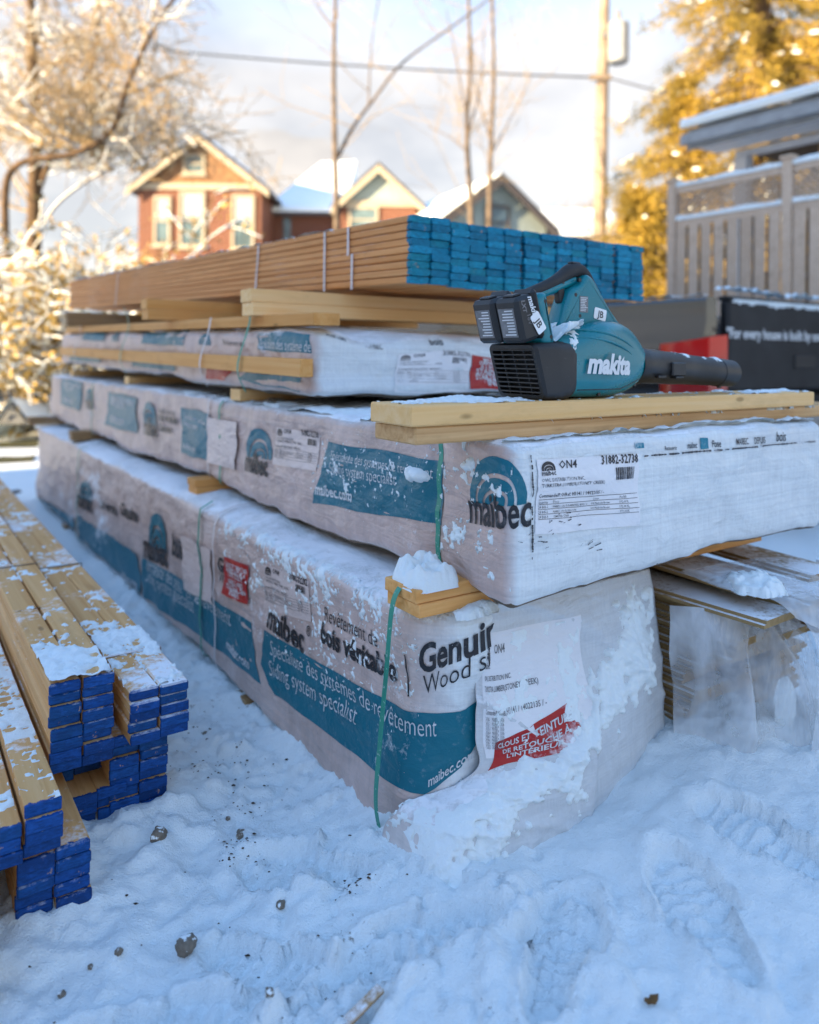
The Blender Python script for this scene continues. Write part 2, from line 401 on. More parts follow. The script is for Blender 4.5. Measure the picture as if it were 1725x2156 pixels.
def wood_mat(name, c1, c2, c3, paint=None, frost=0.0, paint_len=0.006, grain=1.0, end_rough=True):
    """sawn softwood; object x runs along the grain; paint = colour of the sealed near end"""
    m = NB(name); o = m.obj(); r = m.rnd()
    ov = m.n('VectorMath', {0: o, 1: m.n('CombineXYZ', {0: m.math('MULTIPLY', r, 37.0), 1: m.math('MULTIPLY', r, 11.0), 2: m.math('MULTIPLY', r, 23.0)}).outputs[0]}, operation='ADD').outputs[0]
    g = m.noise(m.mapv(ov, scale=(1.2, 55*grain, 55*grain)), 1.0, 6, 0.6, 0.6)
    g2 = m.noise(m.mapv(ov, scale=(0.6, 9, 9)), 1.0, 3, 0.5)
    st = m.noise(m.mapv(ov, scale=(2, 6, 6)), 2.0, 5, 0.65)
    c = m.ramp(g, (0.30, c2), (0.55, c1), (0.75, c3))
    c = m.mix(m.rng(g2, 0.35, 0.7, 0, 0.5), c, c2)
    c = m.mix(m.rng(st, 0.56, 0.74, 0, 0.45), c, tuple(x*0.5 for x in c2))
    kn = m.n('TexVoronoi', {'Vector': m.mapv(ov, scale=(3.2, 9, 9)), 'Scale': 1.0}).outputs['Distance']
    c = m.mix(m.rng(kn, 0.035, 0.07, 0.8, 0.0), c, tuple(x*0.28 for x in c2))
    c = m.mix(m.rng(m.math('FRACT', m.math('MULTIPLY', r, 7.31)), 0, 1, 0.0, 0.42), c, tuple(x*0.72 for x in c2))
    h = m.math('ADD', g, m.math('ADD', m.math('MULTIPLY', m.noise(ov, 260, 3), 0.4), m.math('MULTIPLY', m.noise(m.mapv(ov, scale=(10, 60, 400), rot=(0.6, 0, 0)), 1.0, 3), 0.9 if paint else 0.2)))
    rough = 0.62
    if paint:
        e = m.noise(ov, 90, 4, 0.6); X = m.xyz(o)[0]
        lim = m.math('MULTIPLY', m.rng(e, 0.3, 0.7, 0.85, 2.6), paint_len)
        pf = m.math('LESS_THAN', X, lim)
        sw = m.noise(m.mapv(ov, scale=(30, 60, 240), rot=(0.5, 0, 0)), 1.0, 3)
        pc = m.ramp(m.n('ObjectInfo').outputs['Random'], (0.0, tuple(x*0.55 for x in paint)), (0.35, paint), (0.6, (paint[0], paint[1]*0.95, paint[2]*0.72)), (0.8, (paint[0]+.004, paint[1]*1.25, paint[2]*1.2)), (1.0, tuple(x*0.75 for x in paint)))
        pc = m.mix(m.rng(sw, 0.40, 0.66, 0, 0.75), pc, tuple(x*0.42 for x in paint)); pc = m.mix(m.rng(m.noise(ov, 55, 5, 0.7), 0.50, 0.75, 0, 0.35), pc, tuple(min(1, x*1.9+0.01) for x in paint))
        chip = m.noise(ov, 34, 5, 0.7)
        pc = m.mix(m.rng(chip, 0.64, 0.70, 0, 0.75), pc, tuple(x*0.8 for x in c1))
        c = m.mix(pf, c, pc)
    if frost > 0:
        nz = m.xyz(m.nrm())[2]; pw = m.pos()
        fz = m.math('ADD', m.noise(pw, 3.2, 3), m.math('MULTIPLY', m.noise(pw, 60, 5, 0.7), 0.6))
        ff = m.math('MULTIPLY', m.rng(fz, 0.86-frost*0.3, 1.02-frost*0.3), m.rng(nz, 0.5, 0.9))
        c = m.mix(ff, c, (0.83, 0.85, 0.88))
    m.B(Base_Color=c, Roughness=rough, Normal=m.bump(h, 0.35, 0.003))
    m.b.inputs['Specular IOR Level'].default_value = 0.25
    return m.mat
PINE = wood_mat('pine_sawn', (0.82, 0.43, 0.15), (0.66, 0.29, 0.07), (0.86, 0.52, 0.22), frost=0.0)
PINE_PALE = wood_mat('pine_planed', (0.92, 0.61, 0.30), (0.84, 0.49, 0.18), (0.94, 0.68, 0.39), frost=0.0)
PINE_CYAN = wood_mat('pine_cyan_end', (0.74, 0.35, 0.13), (0.60, 0.24, 0.07), (0.80, 0.43, 0.19), paint=(0.003, 0.22, 0.37), paint_len=0.012, frost=0.1)
PINE_BLUE = wood_mat('pine_blue_end', (0.82, 0.50, 0.22), (0.62, 0.31, 0.10), (0.88, 0.60, 0.32), paint=(0.004, 0.068, 0.29), paint_len=0.005, frost=0.12)
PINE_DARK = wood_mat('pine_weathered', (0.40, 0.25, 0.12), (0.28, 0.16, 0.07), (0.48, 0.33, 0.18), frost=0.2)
PINE_BARK = wood_mat('pine_bark_edged', (0.80, 0.52, 0.26), (0.50, 0.27, 0.10), (0.86, 0.62, 0.36), frost=0.0)
SIDING = wood_mat('siding_board', (0.40, 0.27, 0.12), (0.26, 0.16, 0.06), (0.50, 0.35, 0.18), frost=0.5)

def strap_mat(name, col):
    m = NB(name); p = m.pos()
    k = m.noise(p, 120, 3); d = m.noise(p, 9, 4)
    c = m.mix(m.rng(d, 0.45, 0.7, 0, 0.4), col, tuple(x*0.55 for x in col))
    c = m.mix(m.rng(k, 0.62, 0.70, 0, 0.6), c, (0.7, 0.75, 0.76))
    m.B(Base_Color=c, Roughness=0.4, Normal=m.bump(m.n('TexChecker', {'Vector': p, 'Scale': 500.0}).outputs['Fac'], 0.25, 0.0006)); return m.mat
STRAP_GREEN = strap_mat('strap_green', (0.02, 0.27, 0.19))
STRAP_WHITE = strap_mat('strap_white', (0.66, 0.62, 0.62))
STRAP_BLACK = strap_mat('strap_black', (0.03, 0.03, 0.03))
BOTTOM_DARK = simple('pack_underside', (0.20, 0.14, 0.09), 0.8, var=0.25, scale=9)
# ------------------------------------------------------------------ the ground
def to_ab(x, y):
    dx, dy = x - O[0], y - O[1]
    return dx*A[0] + dy*A[1], dx*B[0] + dy*B[1]
def seg_d(a, b, p, q):
    px, py = p; qx, qy = q; l2 = (qx-px)**2 + (qy-py)**2
    t = np.clip(((a-px)*(qx-px) + (b-py)*(qy-py)) / l2, 0, 1)
    return np.hypot(a - px - t*(qx-px), b - py - t*(qy-py))
def _fp(u, v): return tuple(on_z(u, v, 0.0)[:2])
STEPS = [_fp(560, 1985), _fp(330, 2080), _fp(700, 2085), _fp(1180, 2040), _fp(1480, 1985), _fp(1620, 1850), _fp(640, 1800), _fp(900, 1985)]
RIDGE = [_fp(860, 1840), _fp(1060, 1915), _fp(1005, 2060), _fp(1015, 2200)]
def ground_h(x, y, fine=True):
    x = np.asarray(x, float); y = np.asarray(y, float)
    a, b = to_ab(x, y)
    far = sstep(3.0, 9.0, np.hypot(x, y-1))
    h = -0.06 + 0.055*sstep(0.75, 0.05, a)*sstep(-0.5, -0.15, b) + 0.03*sstep(0.3, -0.3, a)
    # drift against the lower packs
    d = np.hypot(np.maximum(np.maximum(0.13-a, a-4.95), 0), np.maximum(np.maximum(-0.10-b, b-1.15), 0))
    near = sstep(1.2, 0.3, a)
    h = h + (0.02 + 0.05*near*(0.6+0.5*noise(x*5, y*5, 0, 3)))*np.exp(-d/0.07)
    h = h + 0.085*np.exp(-((a-0.0)**2/0.04 + (b-0.72)**2/0.10)) + 0.05*np.exp(-((a+0.35)**2/0.10 + (b-0.55)**2/0.30)) + 0.05*np.exp(-((a+0.15)**2/0.06 + (b-1.15)**2/0.12))
    # drift against the loose boards on the other side
    d2 = np.hypot(np.maximum(np.maximum(0.62-a, a-4.9), 0), np.maximum(b+0.41, 0))
    h = h + 0.03*np.exp(-d2/0.05)*sstep(-1.0, -0.3, b)
    d3 = np.hypot(np.maximum(np.maximum(0.44-a, a-4.7), 0), np.maximum(np.maximum(-1.05-b, b+0.665), 0))
    h = h + 0.034*np.exp(-d3/0.06)
    und = 0.022*fbm(x*1.7, y*1.7, 0, 11, 3) + 0.05*fbm(x*0.5, y*0.5, 0, 15, 2)*far
    h = h + und
    if fine:
        w_ = 1 - far
        lump = np.abs(fbm(x*6, y*6, 0, 21, 4, 0.55)) * 0.026 - 0.010
        tr = sstep(0.35, 0.05, np.abs(b + 0.28)) * sstep(0.2, 0.7, a)              # trodden strip between the stacks
        gran = np.maximum(fbm(x*26, y*26, 0, 31, 3, 0.6), -0.1)
        msk = sstep(-0.25, 0.45, fbm(x*1.9, y*1.9, 0, 61, 2)) * 0.8 + 0.2
        msk = np.maximum(msk, tr)
        h = h + w_*(lump*(0.45+0.55*msk) + gran*(0.0070*msk + 0.006*tr + 0.009*np.exp(-d/0.12) + 0.006*np.exp(-d2/0.1)))
        h = h + w_*(0.0008 + 0.0030*msk)*fbm(x*62, y*62, 0, 41, 3, 0.6)
        # ploughed lip where the snow was scraped
        for p, q in zip(RIDGE[:-1], RIDGE[1:]):
            dd = seg_d(x, y, p, q) + 0.012*noise(x*14, y*14, 0, 51)
            side = np.sign((q[0]-p[0])*(y-p[1]) - (q[1]-p[1])*(x-p[0]))
            h = h + w_*0.016*np.exp(-(dd/0.05)**2) - w_*0.012*np.exp(-((dd)/0.035)**2)*(side < 0)
        for i, (fx, fy) in enumerate(STEPS):                                      # boot prints with a tread
            an = -0.5 + 0.55*i; c_, s_ = math.cos(an), math.sin(an)
            lx = (x-fx)*c_ + (y-fy)*s_; ly = -(x-fx)*s_ + (y-fy)*c_
            e = (lx/0.15)**2 + (ly/(0.055 + 0.012*np.sign(lx)))**2
            ins = sstep(1.12, 0.92, e + 0.12*noise(x*50, y*50, 0, 7))
            h = h - ins*(0.020 + 0.0045*np.sign(np.sin(lx*210))*sstep(1.0, .6, e)) + (0.010 + 0.006*noise(x*40, y*40, 0, 5))*np.exp(-((e-1.45)/0.35)**2)
    # driveway lies cleared, well to the side
    h = h - 0.04*sstep(-1.55, -1.85, b)*sstep(2.6, 3.2, a)*sstep(9.0, 6.0, a)
    return h

def fast_grid(name, X, Y, Z, mat, smooth=True):
    nr, nc = X.shape
    V = np.stack([X, Y, Z], -1).reshape(-1, 3).astype(np.float32)
    i = np.arange((nr-1)*(nc-1)); r, c_ = i//(nc-1), i % (nc-1); k = r*nc + c_
    F = np.stack([k, k+1, k+nc+1, k+nc], -1).astype(np.int32)
    me = bpy.data.meshes.new(name)
    me.vertices.add(len(V)); me.vertices.foreach_set('co', V.ravel())
    me.loops.add(F.size); me.loops.foreach_set('vertex_index', F.ravel())
    me.polygons.add(len(F)); me.polygons.foreach_set('loop_start', np.arange(0, F.size, 4, dtype=np.int32))
    me.polygons.foreach_set('loop_total', np.full(len(F), 4, dtype=np.int32))
    me.update(calc_edges=True); me.validate()
    if smooth: me.polygons.foreach_set('use_smooth', [True]*len(me.polygons))
    me.materials.append(mat)
    o = bpy.data.objects.new(name, me); C.objects.link(o); return o
def graded(lo, f0, f1, hi, d, g=1.12):
    m = list(np.arange(f0, f1, d)); l = []; s = d; x = f0
    while x > lo: s *= g; x -= s; l.append(x)
    r = []; s = d; x = m[-1]
    while x < hi: s *= g; x += s; r.append(x)
    return np.array(l[::-1] + m + r)
gm = NB('ground_snow'); p_ = gm.pos()
f1 = gm.noise(p_, 2.2, 5); f2 = gm.noise(p_, 48, 6, 0.65); f3 = gm.noise(p_, 330, 3)
soil = gm.noise(p_, 5.0, 3); soil2 = gm.noise(p_, 70, 5, 0.7)
al_ = gm.n('VectorMath', {0: gm.n('VectorMath', {0: p_, 1: tuple(O)}, operation='SUBTRACT').outputs[0], 1: tuple(B)}, operation='DOT_PRODUCT').outputs['Value']
strip = gm.math('MULTIPLY', gm.rng(gm.math('ABSOLUTE', gm.math('ADD', al_, 0.27)), 0.30, 0.06), 0.05)
sf = gm.rng(gm.math('ADD', gm.math('ADD', gm.math('MULTIPLY', soil, 0.5), gm.math('MULTIPLY', soil2, 0.6)), strip), 0.735, 0.79)
gc = gm.mix(f1, (0.83, 0.895, 0.91), (0.79, 0.86, 0.885))
gc = gm.mix(gm.math('MULTIPLY', sf, 0.8), gc, (0.10, 0.075, 0.055))
gm.B(Base_Color=gc, Roughness=0.65, Normal=gm.bump(gm.math('ADD', gm.math('MULTIPLY', f2, 0.7), gm.math('MULTIPLY', f3, 0.3)), 0.85, 0.012))
gm.b.inputs['Specular IOR Level'].default_value = 0.22
xs = graded(-160, -1.25, 1.75, 160, 0.0095, 1.10); ys = graded(-60, 0.80, 3.0, 260, 0.0095, 1.10)
GX, GY = np.meshgrid(xs, ys)
gr = fast_grid('ground', GX, GY, ground_h(GX, GY), gm.mat)
tag(gr, 'trodden snow covering the yard around the stacked lumber', None, None, 'structure')

# cleared driveway, grass verge and street behind the stack
def sheet(name, corners, z, mat, label, n=24):
    c = np.array(corners, float); mb = MB(); P = np.zeros((n, n, 3))
    for i in range(n):
        for j in range(n):
            s, t = i/(n-1), j/(n-1)
            q = (c[0]*(1-s)+c[1]*s)*(1-t) + (c[3]*(1-s)+c[2]*s)*t
            P[i, j] = (q[0], q[1], z + 0.004*noise(q[0]*3, q[1]*3, 0, 9))
    mb.grid(P); o = mk(name, mb, mat, smooth=True); return tag(o, label, None, None, 'structure')
ASPH = simple('asphalt', (0.085, 0.09, 0.095), 0.8, var=0.2, scale=2.0, bump=0.3, bscale=80)
GRASS = simple('winter_grass', (0.085, 0.085, 0.018), 0.9, var=0.35, scale=14, bump=0.8, bscale=60)
def gq(a0, a1, b0, b1): return [tuple(W(a, b, 0)[:2]) for a, b in ((a0, b0), (a1, b0), (a1, b1), (a0, b1))]
_d0, _d1, _d2, _d3 = on_z(-60, 1075, -.06)[:2], on_z(80, 1048, -.06)[:2], on_z(82, 985, -.06)[:2], on_z(-60, 962, -.06)[:2]
sheet('driveway', [_d0, _d1, _d2, _d3], -0.055, ASPH, 'wet grey asphalt driveway swept clear of snow')
def verge(u0, v0, u1, v1, u2, v2, u3, v3, lab):
    q = [on_z(u, v, -.04)[:2] for u, v in ((u0, v0), (u1, v1), (u2, v2), (u3, v3))]
    return sheet('lawn', q, -0.035, GRASS, lab)
verge(-60, 946, 78, 940, 82, 930, -60, 934, 'strip of olive grass showing through snow behind the driveway')
verge(-60, 974, 70, 972, 76, 957, -60, 966, 'thin strip of olive grass along the edge of the driveway')
# ------------------------------------------------------------------ wrapped siding packs
class Pack:
    """a wrapped pack: box a0..a1, b0..b1, z0..z1 in stack axes, rounded by (ra, rb, rz), creased by noise"""
    def __init__(s, a0, a1, b0, b1, z0, z1, r, seed, amp=1.0, extra=None):
        s.a0, s.a1, s.b0, s.b1, s.z0, s.z1 = a0, a1, b0, b1, z0, z1
        s.r = np.array(r, float); s.seed = seed; s.amp = amp; s.extra = extra
    def surf(s, p, off=0.0):
        """points on the sharp box (n,3 as a,b,z) -> points on the creased wrap, world space"""
        p = np.asarray(p, float)
        lo = np.array([s.a0, s.b0, s.z0]); hi = np.array([s.a1, s.b1, s.z1])
        inn = np.clip(p, lo + s.r, hi - s.r); d = (p - inn)/s.r
        L = np.linalg.norm(d, axis=-1, keepdims=True); dn = d/np.maximum(L, 1e-9)
        q = inn + s.r*dn; n = dn/s.r; n = n/np.maximum(np.linalg.norm(n, axis=-1, keepdims=True), 1e-9)
        a, b, z = q[...,0], q[...,1], q[...,2]
        D = s.amp*(0.008*fbm(a*2.1, b*3.0, z*4.0, s.seed, 3) + 0.0040*fbm(a*8 + z*6, b*9, z*8 - a*3, s.seed+5, 2)
                   + 0.0036*(1-np.abs(noise(a*7 - z*11, b*8 + z*9, z*6, s.seed+9)))**4 + 0.0035*(1-np.abs(noise(a*5 + z*14, b*6 - z*12, z*5, s.seed+19)))**5)
        off = np.asarray(off, float); q = q + n*(D[..., None] + (off[..., None] if off.ndim else off))
        if s.extra is not None: q = q + s.extra(q)
        return W(q[...,0], q[...,1], q[...,2])
    def per(s, S, T):
        """perimeter coordinates: S>0 along the long side, S<0 round the corner on the end; T up from the bottom"""
        S, T = np.broadcast_arrays(np.asarray(S, float), np.asarray(T, float))
        return np.stack([np.where(S >= 0, s.a0 + S, s.a0), np.where(S >= 0, s.b0, s.b0 - S), s.z0 + T], -1)
    def build(s, parent, side, end, top, name='wrap'):
        H = s.z1 - s.z0; Wd = s.b1 - s.b0; Ln = s.a1 - s.a0
        def edge(n0, r, L, d): 
            c = list(np.linspace(0, r, n0)) + list(np.arange(r + d, L - r, d)) + list(np.linspace(L - r, L, n0)); return np.array(c)
        ts = edge(6, s.r[2], H, 0.011)
        ss = np.concatenate([np.linspace(0, s.r[0], 9), np.arange(s.r[0]+.010, 1.3, .010), np.arange(1.3, 2.4, .02), np.arange(2.4, Ln-s.r[0], .035), np.linspace(Ln-s.r[0], Ln, 5)])
        se = -np.concatenate([np.linspace(0, s.r[1], 9), np.arange(s.r[1]+.010, Wd-s.r[1], .011), np.linspace(Wd-s.r[1], Wd, 6)])[::-1]
        mb = MB()
        S, T = np.meshgrid(ss, ts); mb.grid(s.surf(s.per(S, T)), 0)
        S, T = np.meshgrid(se, ts); mb.grid(s.surf(s.per(S, T)), 1)
        bs = np.concatenate([np.linspace(0, s.r[1], 8), np.arange(s.r[1]+.03, Wd-s.r[1], .03), np.linspace(Wd-s.r[1], Wd, 6)]) + s.b0
        for z, m_ in ((s.z1, 2), (s.z0, 3)):
            a_, b_ = np.meshgrid(ss + s.a0, bs); mb.grid(s.surf(np.stack([a_, b_, 0*a_+z], -1)), m_)
        t2 = edge(4, s.r[2], H, 0.05); s2 = np.concatenate([ss[::3], [Ln]])
        a_, z_ = np.meshgrid(s2 + s.a0, t2 + s.z0); mb.grid(s.surf(np.stack([a_, 0*a_+s.b1, z_], -1)), 2)
        b_, z_ = np.meshgrid(bs, t2 + s.z0); mb.grid(s.surf(np.stack([0*b_+s.a1, b_, z_], -1)), 2)
        return mk(name, mb, [side, side, top, BOTTOM_DARK], parent, smooth=True, clean=2e-4)
    # -- print on the wrap ------------------------------------------------
    def px(s, u, v, face='side'):
        """photo pixel -> perimeter coordinates on this pack"""
        if face == 'side': q = on_b(u, v, s.b0); return np.array([q[0]-s.a0, q[2]-s.z0])
        q = on_a(u, v, s.a0); return np.array([-(q[1]-s.b0), q[2]-s.z0])
    def put(s, name, V, F, off, mat, parent, step=0.014):
        step = min(step, 0.03) if step > 0.02 else min(step, 0.014)
        V, F = cut2d(V, F, step)
        off = off*1.35 + 0.0045*sstep(1.0, 1.6, V[:,0])
        mb = MB(); mb.add(s.surf(s.per(V[:,0], V[:,1]), off), F)
        return mk(name, mb, mat, parent, smooth=True)
    def quad(s, name, pxs, off, mat, parent, face='side', wob=0.0, n=10, step=0.02):
        c = [s.px(u, v, face) for u, v in pxs]; pts = []
        for i in range(4):
            p, q = c[i], c[(i+1) % 4]
            for k in range(n):
                t = k/n; e = p*(1-t) + q*t
                if wob: e = e + wob*np.array([math.sin(9*t + i*2.1), math.cos(7*t + i*1.7)])*math.sin(math.pi*t)
                pts.append(e)
        return s.put(name, np.array(pts), [tuple(range(len(pts)))], off, mat, parent, step)
    def text(s, name, body, p0, p1, off, mat, parent, face='side', bold=0.0, shear=0.0, tall=1.0, step=0.02, spacing=1.0, face1=None, res=3):
        """lettering whose baseline runs from pixel p0 to pixel p1"""
        v, f = text2d(body, bold, shear, spacing, res); 
        if not len(v): return None
        c0 = s.px(*p0, face); c1 = s.px(*p1, face1 or face); wid = v[:,0].max(); d = (c1-c0)/wid; k = abs(d[0])*tall
        V = c0 + v[:,:1]*d + v[:,1:]*np.array([[0.0, k]])
        return s.put(name, V, f, off, mat, parent, step)
def arch_bands(w_, h_, bands, skew=0.0, n=20):
    """the arch emblem: concentric bands in a w_ x h_ field, origin at its lower middle"""
    V = []; F = []
    for (r0, r1) in bands:
        k = len(V)
        for i in range(n+1):
            t = math.pi*i/n
            for r in (r0, r1):
                x, y = -math.cos(t), math.sin(t)**0.8 if 0 < i < n else 0.0
                leg = 0.0
                V.append((r*x*w_/2 + skew*y*w_*(1-r), r*y*h_*(0.55+0.45*r)))
        for i in range(n): F.append((k+2*i, k+2*i+1, k+2*i+3, k+2*i+2))
    return np.array(V), F
BANDS = [(0.74, 1.0), (0.44, 0.66), (0.16, 0.36)]
def emblem(pk, parent, pl, pr, ptop, off, mat, face='side', name='printed_emblem', step=0.02):
    """pl, pr = lower corners, ptop = a pixel on the top"""
    a_, b_, t_ = pk.px(*pl, face), pk.px(*pr, face), pk.px(*ptop, face)
    V, F = arch_bands(1, 1, BANDS, 0.10)
    m_ = (a_+b_)/2; d = b_-a_; hh = t_[1]-m_[1]
    P = m_ + V[:,:1]*d + V[:,1:]*np.array([[0, hh]])
    return pk.put(name, P, F, off, mat, parent, step)
def label_sheet(pk, parent, c, face, code, paper, ink, off=0.0016, rich=True, faint=False, step=0.02):
    """the white shipping label; c = four pixels: top left, top right, bottom right, bottom left"""
    sh = pk.quad('label_sheet', [c[3], c[2], c[1], c[0]], off, paper, parent, face, step=step)
    q = [pk.px(*p, face) for p in c]
    def at(x, y):  # 0..1 across, 0..1 down
        return (q[0]*(1-x)+q[1]*x)*(1-y) + (q[3]*(1-x)+q[2]*x)*y
    H = abs(q[0][1]-q[3][1]); o2 = off + 0.0011
    VV = []; FF = []
    def rect(x0, y0, x1, y1):
        k = len(VV); VV.extend([at(x0, y1), at(x1, y1), at(x1, y0), at(x0, y0)]); FF.append((k, k+1, k+2, k+3))
    def line(body, x0, x1, y, bold=0.0, tall=1.0):
        v, f = text2d(body, bold, 0, 1.0, 1); k = len(VV); wd = v[:,0].max()
        p0, p1 = at(x0, y), at(x1, y); d = (p1-p0)/wd; kk = abs(d[0])*tall
        for p in v: VV.append(p0 + p[0]*d + np.array([0, p[1]*kk]))
        FF.extend([tuple(i+k for i in g) for g in f])
    if not faint:
        line('ON4', 0.20, 0.36, 0.135, 0.012); line(code, 0.60, 0.985, 0.115, 0.02, 1.25)
        rnd = random.Random(5); x = 0.74
        while x < 0.94:
            b_ = rnd.choice((0.005, 0.008, 0.012)); rect(x, 0.17, min(x+b_, 0.94), 0.34); x += b_ + rnd.choice((0.005, 0.007))
    else:
        line('ON4', 0.24, 0.40, 0.135, 0.0)
    line('maibec', 0.03, 0.165, 0.215, 0.02)
    line('OWL DISTRIBUTION INC.', 0.03, 0.42, 0.30); line('TURKSTRA LUMBER(STONEY CREEK)', 0.03, 0.61, 0.375)
    if rich:
        line('Commande/P.O/Ref: H3141 / 14022135 / -', 0.02, 0.62, 0.515, 0.012)
        for y in (0.54, 0.605, 0.67, 0.735, 0.80): rect(0.02, y, 0.98, y+0.006)
        rows = [('Quantity', 0.02, 'Piece', 0.15, 'Colour', 0.52, 'Pcs Bdl', 0.78), ('24 Bdl-1', 0.02, 'MAIBEC 1X6 FJ RABBETED BEVEL 16', 0.15, '103 Muskoka Brown', 0.51, '192,00 FL', 0.78),
                ('24 Bdl-2', 0.02, 'MAIBEC 1X6 FJ SMOOTH', 0.15, '103 Muskoka Brown', 0.51, '172,00 FL', 0.78), ('24 Bdl-3', 0.02, 'STARTER STRIP', 0.15, '', 0.51, '172,00 FL', 0.78)]
        for i, r in enumerate(rows):
            y = 0.595 + 0.065*i
            for k in range(0, 8, 2):
                if r[k]: line(r[k], r[k+1], r[k+1] + 0.0115*len(r[k])*0.9, y, 0.0, 1.0)
    # little arch emblem
    v, f = arch_bands(1, 1, BANDS, 0.1, 10); k = len(VV); p0, p1 = at(0.035, 0.155), at(0.165, 0.155)
    m_ = (p0+p1)/2
    for p in v: VV.append(m_ + p[0]*(p1-p0) + np.array([0, p[1]*0.125*H]))
    FF.extend([tuple(i+k for i in g) for g in f])
    V, F = cut2d(np.array(VV), FF, step*1.5)
    mb = MB(); mb.add(pk.surf(pk.per(V[:,0], V[:,1]), o2*1.35), F)
    mk('label_print', mb, ink, sh, smooth=True)
    return sh
def ribbon(name, pts, nrm, wid, mat, parent, thick=0.0008):
    """flat strap along pts; nrm = outward direction at each point"""
    pts = np.array(pts, float); n_ = len(pts); mb = MB(); P = np.zeros((n_, 4, 3))
    for i in range(n_):
        t = pts[min(i+1, n_-1)] - pts[max(i-1, 0)]; t /= np.linalg.norm(t)+1e-12
        o_ = np.array(nrm[i] if np.ndim(nrm) > 1 else nrm, float); s_ = np.cross(t, o_); s_ /= np.linalg.norm(s_)+1e-12
        P[i,0] = pts[i] - s_*wid/2; P[i,1] = pts[i] + s_*wid/2; P[i,2] = P[i,1] + o_*thick; P[i,3] = P[i,0] + o_*thick
    f = []
    for i in range(n_-1):
        for k in range(4):
            a_, b_ = i*4+k, i*4+(k+1) % 4; f.append((a_, b_, b_+4, a_+4))
    mb.add(P.reshape(-1, 3), f); return fixn(mk(name, mb, mat, parent, smooth=False))
def pack_strap(pk, parent, s_, t0, t1, wid, mat, off=0.006, lean=0.0, top=None):
    """strap round a pack on its long side at perimeter coordinate s_, and over the top"""
    T = np.linspace(t0, t1, 26); S = s_ + lean*(T-t0)
    P = pk.surf(pk.per(S, T), off); N = np.tile(-B, (len(P), 1))
    if top:
        bb = np.linspace(pk.b0+0.012, top, 12)
        Q = pk.surf(np.stack([0*bb + pk.a0 + S[-1], bb, 0*bb + pk.z1], -1), off)
        P = np.vstack([P, Q]); N = np.vstack([N, np.tile([0,0,1.0], (len(Q), 1))]); N[25] = N[26] = (np.array([0,0,1.0])-B)/1.414
    return ribbon('strap', P, N, wid, mat, parent)
def snow_patch(name, fn, U, V, env, thick, label, seed, parent=None, lump=30.0, thr=0.0, gain=0.9, fine=0.14):
    """snow lying on or stuck to a surface: fn(u, v, lift) -> world; env(u, v) decides where"""
    uu, vv = np.meshgrid(U, V); base = fn(uu, vv, 0.0)
    n_ = fbm(base[...,0]*lump*0.35, base[...,1]*lump*0.35, base[...,2]*lump*0.35, seed, 4, 0.6)
    n2 = fbm(base[...,0]*lump*1.6, base[...,1]*lump*1.6, base[...,2]*lump*1.6, seed+7, 3, 0.6)
    e = env(uu, vv) + gain*0.5*n_ + fine*n2 - thr
    t = np.where(e > 0, thick*np.clip(e, 0, 1.0)**0.6*(1 + 0.25*np.clip(n2, -1, 1)), -0.006 + 0*e)
    P = fn(uu, vv, t)
    k = e > -0.02; keep = k[:-1,:-1] | k[1:,:-1] | k[:-1,1:] | k[1:,1:]
    if keep.sum() == 0: return None
    mb = MB(); mb.grid(P, keep=keep)
    used = sorted({i for q in mb.f for i in q}); re = {o_: i for i, o_ in enumerate(used)}
    mb.v = [mb.v[i] for i in used]; mb.f = [tuple(re[i] for i in q) for q in mb.f]
    o = fixn(mk(name, mb, SNOW, parent, smooth=True))
    if parent is None: tag(o, label, 'snow', None, 'stuff')
    else: o['kind'] = 'stuff'
    return o
# ------------------------------------------------------------------ the stack
def cmr(P, n):
    """Catmull-Rom through rows of points"""
    P = np.asarray(P, float); Q = np.concatenate([[2*P[0]-P[1]], P, [2*P[-1]-P[-2]]]); out = []
    for i in range(len(P)-1):
        p0, p1, p2, p3 = Q[i:i+4]
        for t in np.linspace(0, 1, n, endpoint=False):
            out.append(0.5*((2*p1) + (p2-p0)*t + (2*p0-5*p1+4*p2-p3)*t*t + (3*p1-p0-3*p2+p3)*t**3))
    out.append(P[-1]); return np.array(out)
def patch(ctrl, n):
    rows = [cmr(r, n) for r in ctrl]
    return np.array([cmr([r[j] for r in rows], n) for j in range(len(rows[0]))]).transpose(1, 0, 2)

def sag2(q):
    a, b, z = q[...,0], q[...,1], q[...,2]; e = np.zeros_like(q)
    low = sstep(0.62, 0.53, z)
    mid = np.abs(np.sin((a-0.2)*math.pi/1.55))
    e[...,2] = -0.030*low*mid*sstep(0.1, 0.0, b) - 0.022*low*sstep(0.35, 0.0, a)*sstep(0.6, 0.0, b) - 0.02*sstep(0.5, 1.1, b)*low*0.3
    e[...,1] = -0.014*np.exp(-((a-0.05)/0.10)**2)*sstep(0.3, 0.0, b) + 0.012*np.exp(-((a-0.255)/0.03)**2)*sstep(0.08, 0.0, b)
    return e
PK1 = Pack(0.13, 4.9, -0.10, 0.60, -0.03, 0.488, (0.115, 0.13, 0.03), 101, 1.25)
PK2 = Pack(0.0, 4.95, 0.0, 1.13, 0.543, 0.834, (0.03, 0.03, 0.028), 202, 1.15, sag2)
def rise3(q):
    e = np.zeros_like(q); a, b, z = q[...,0], q[...,1], q[...,2]
    e[...,2] = 0.045*(a-0.9)/3.7 - 0.040*sstep(0.93, 1.07, z)*sstep(1.35, 0.88, a)*sstep(0.04, 0.2, b)*(0.8+0.7*noise(a*5, b*4, 0, 4))
    e[...,0] = -0.02*sstep(0.95, 0.88, a)*sstep(0.95, 0.89, z)
    return e
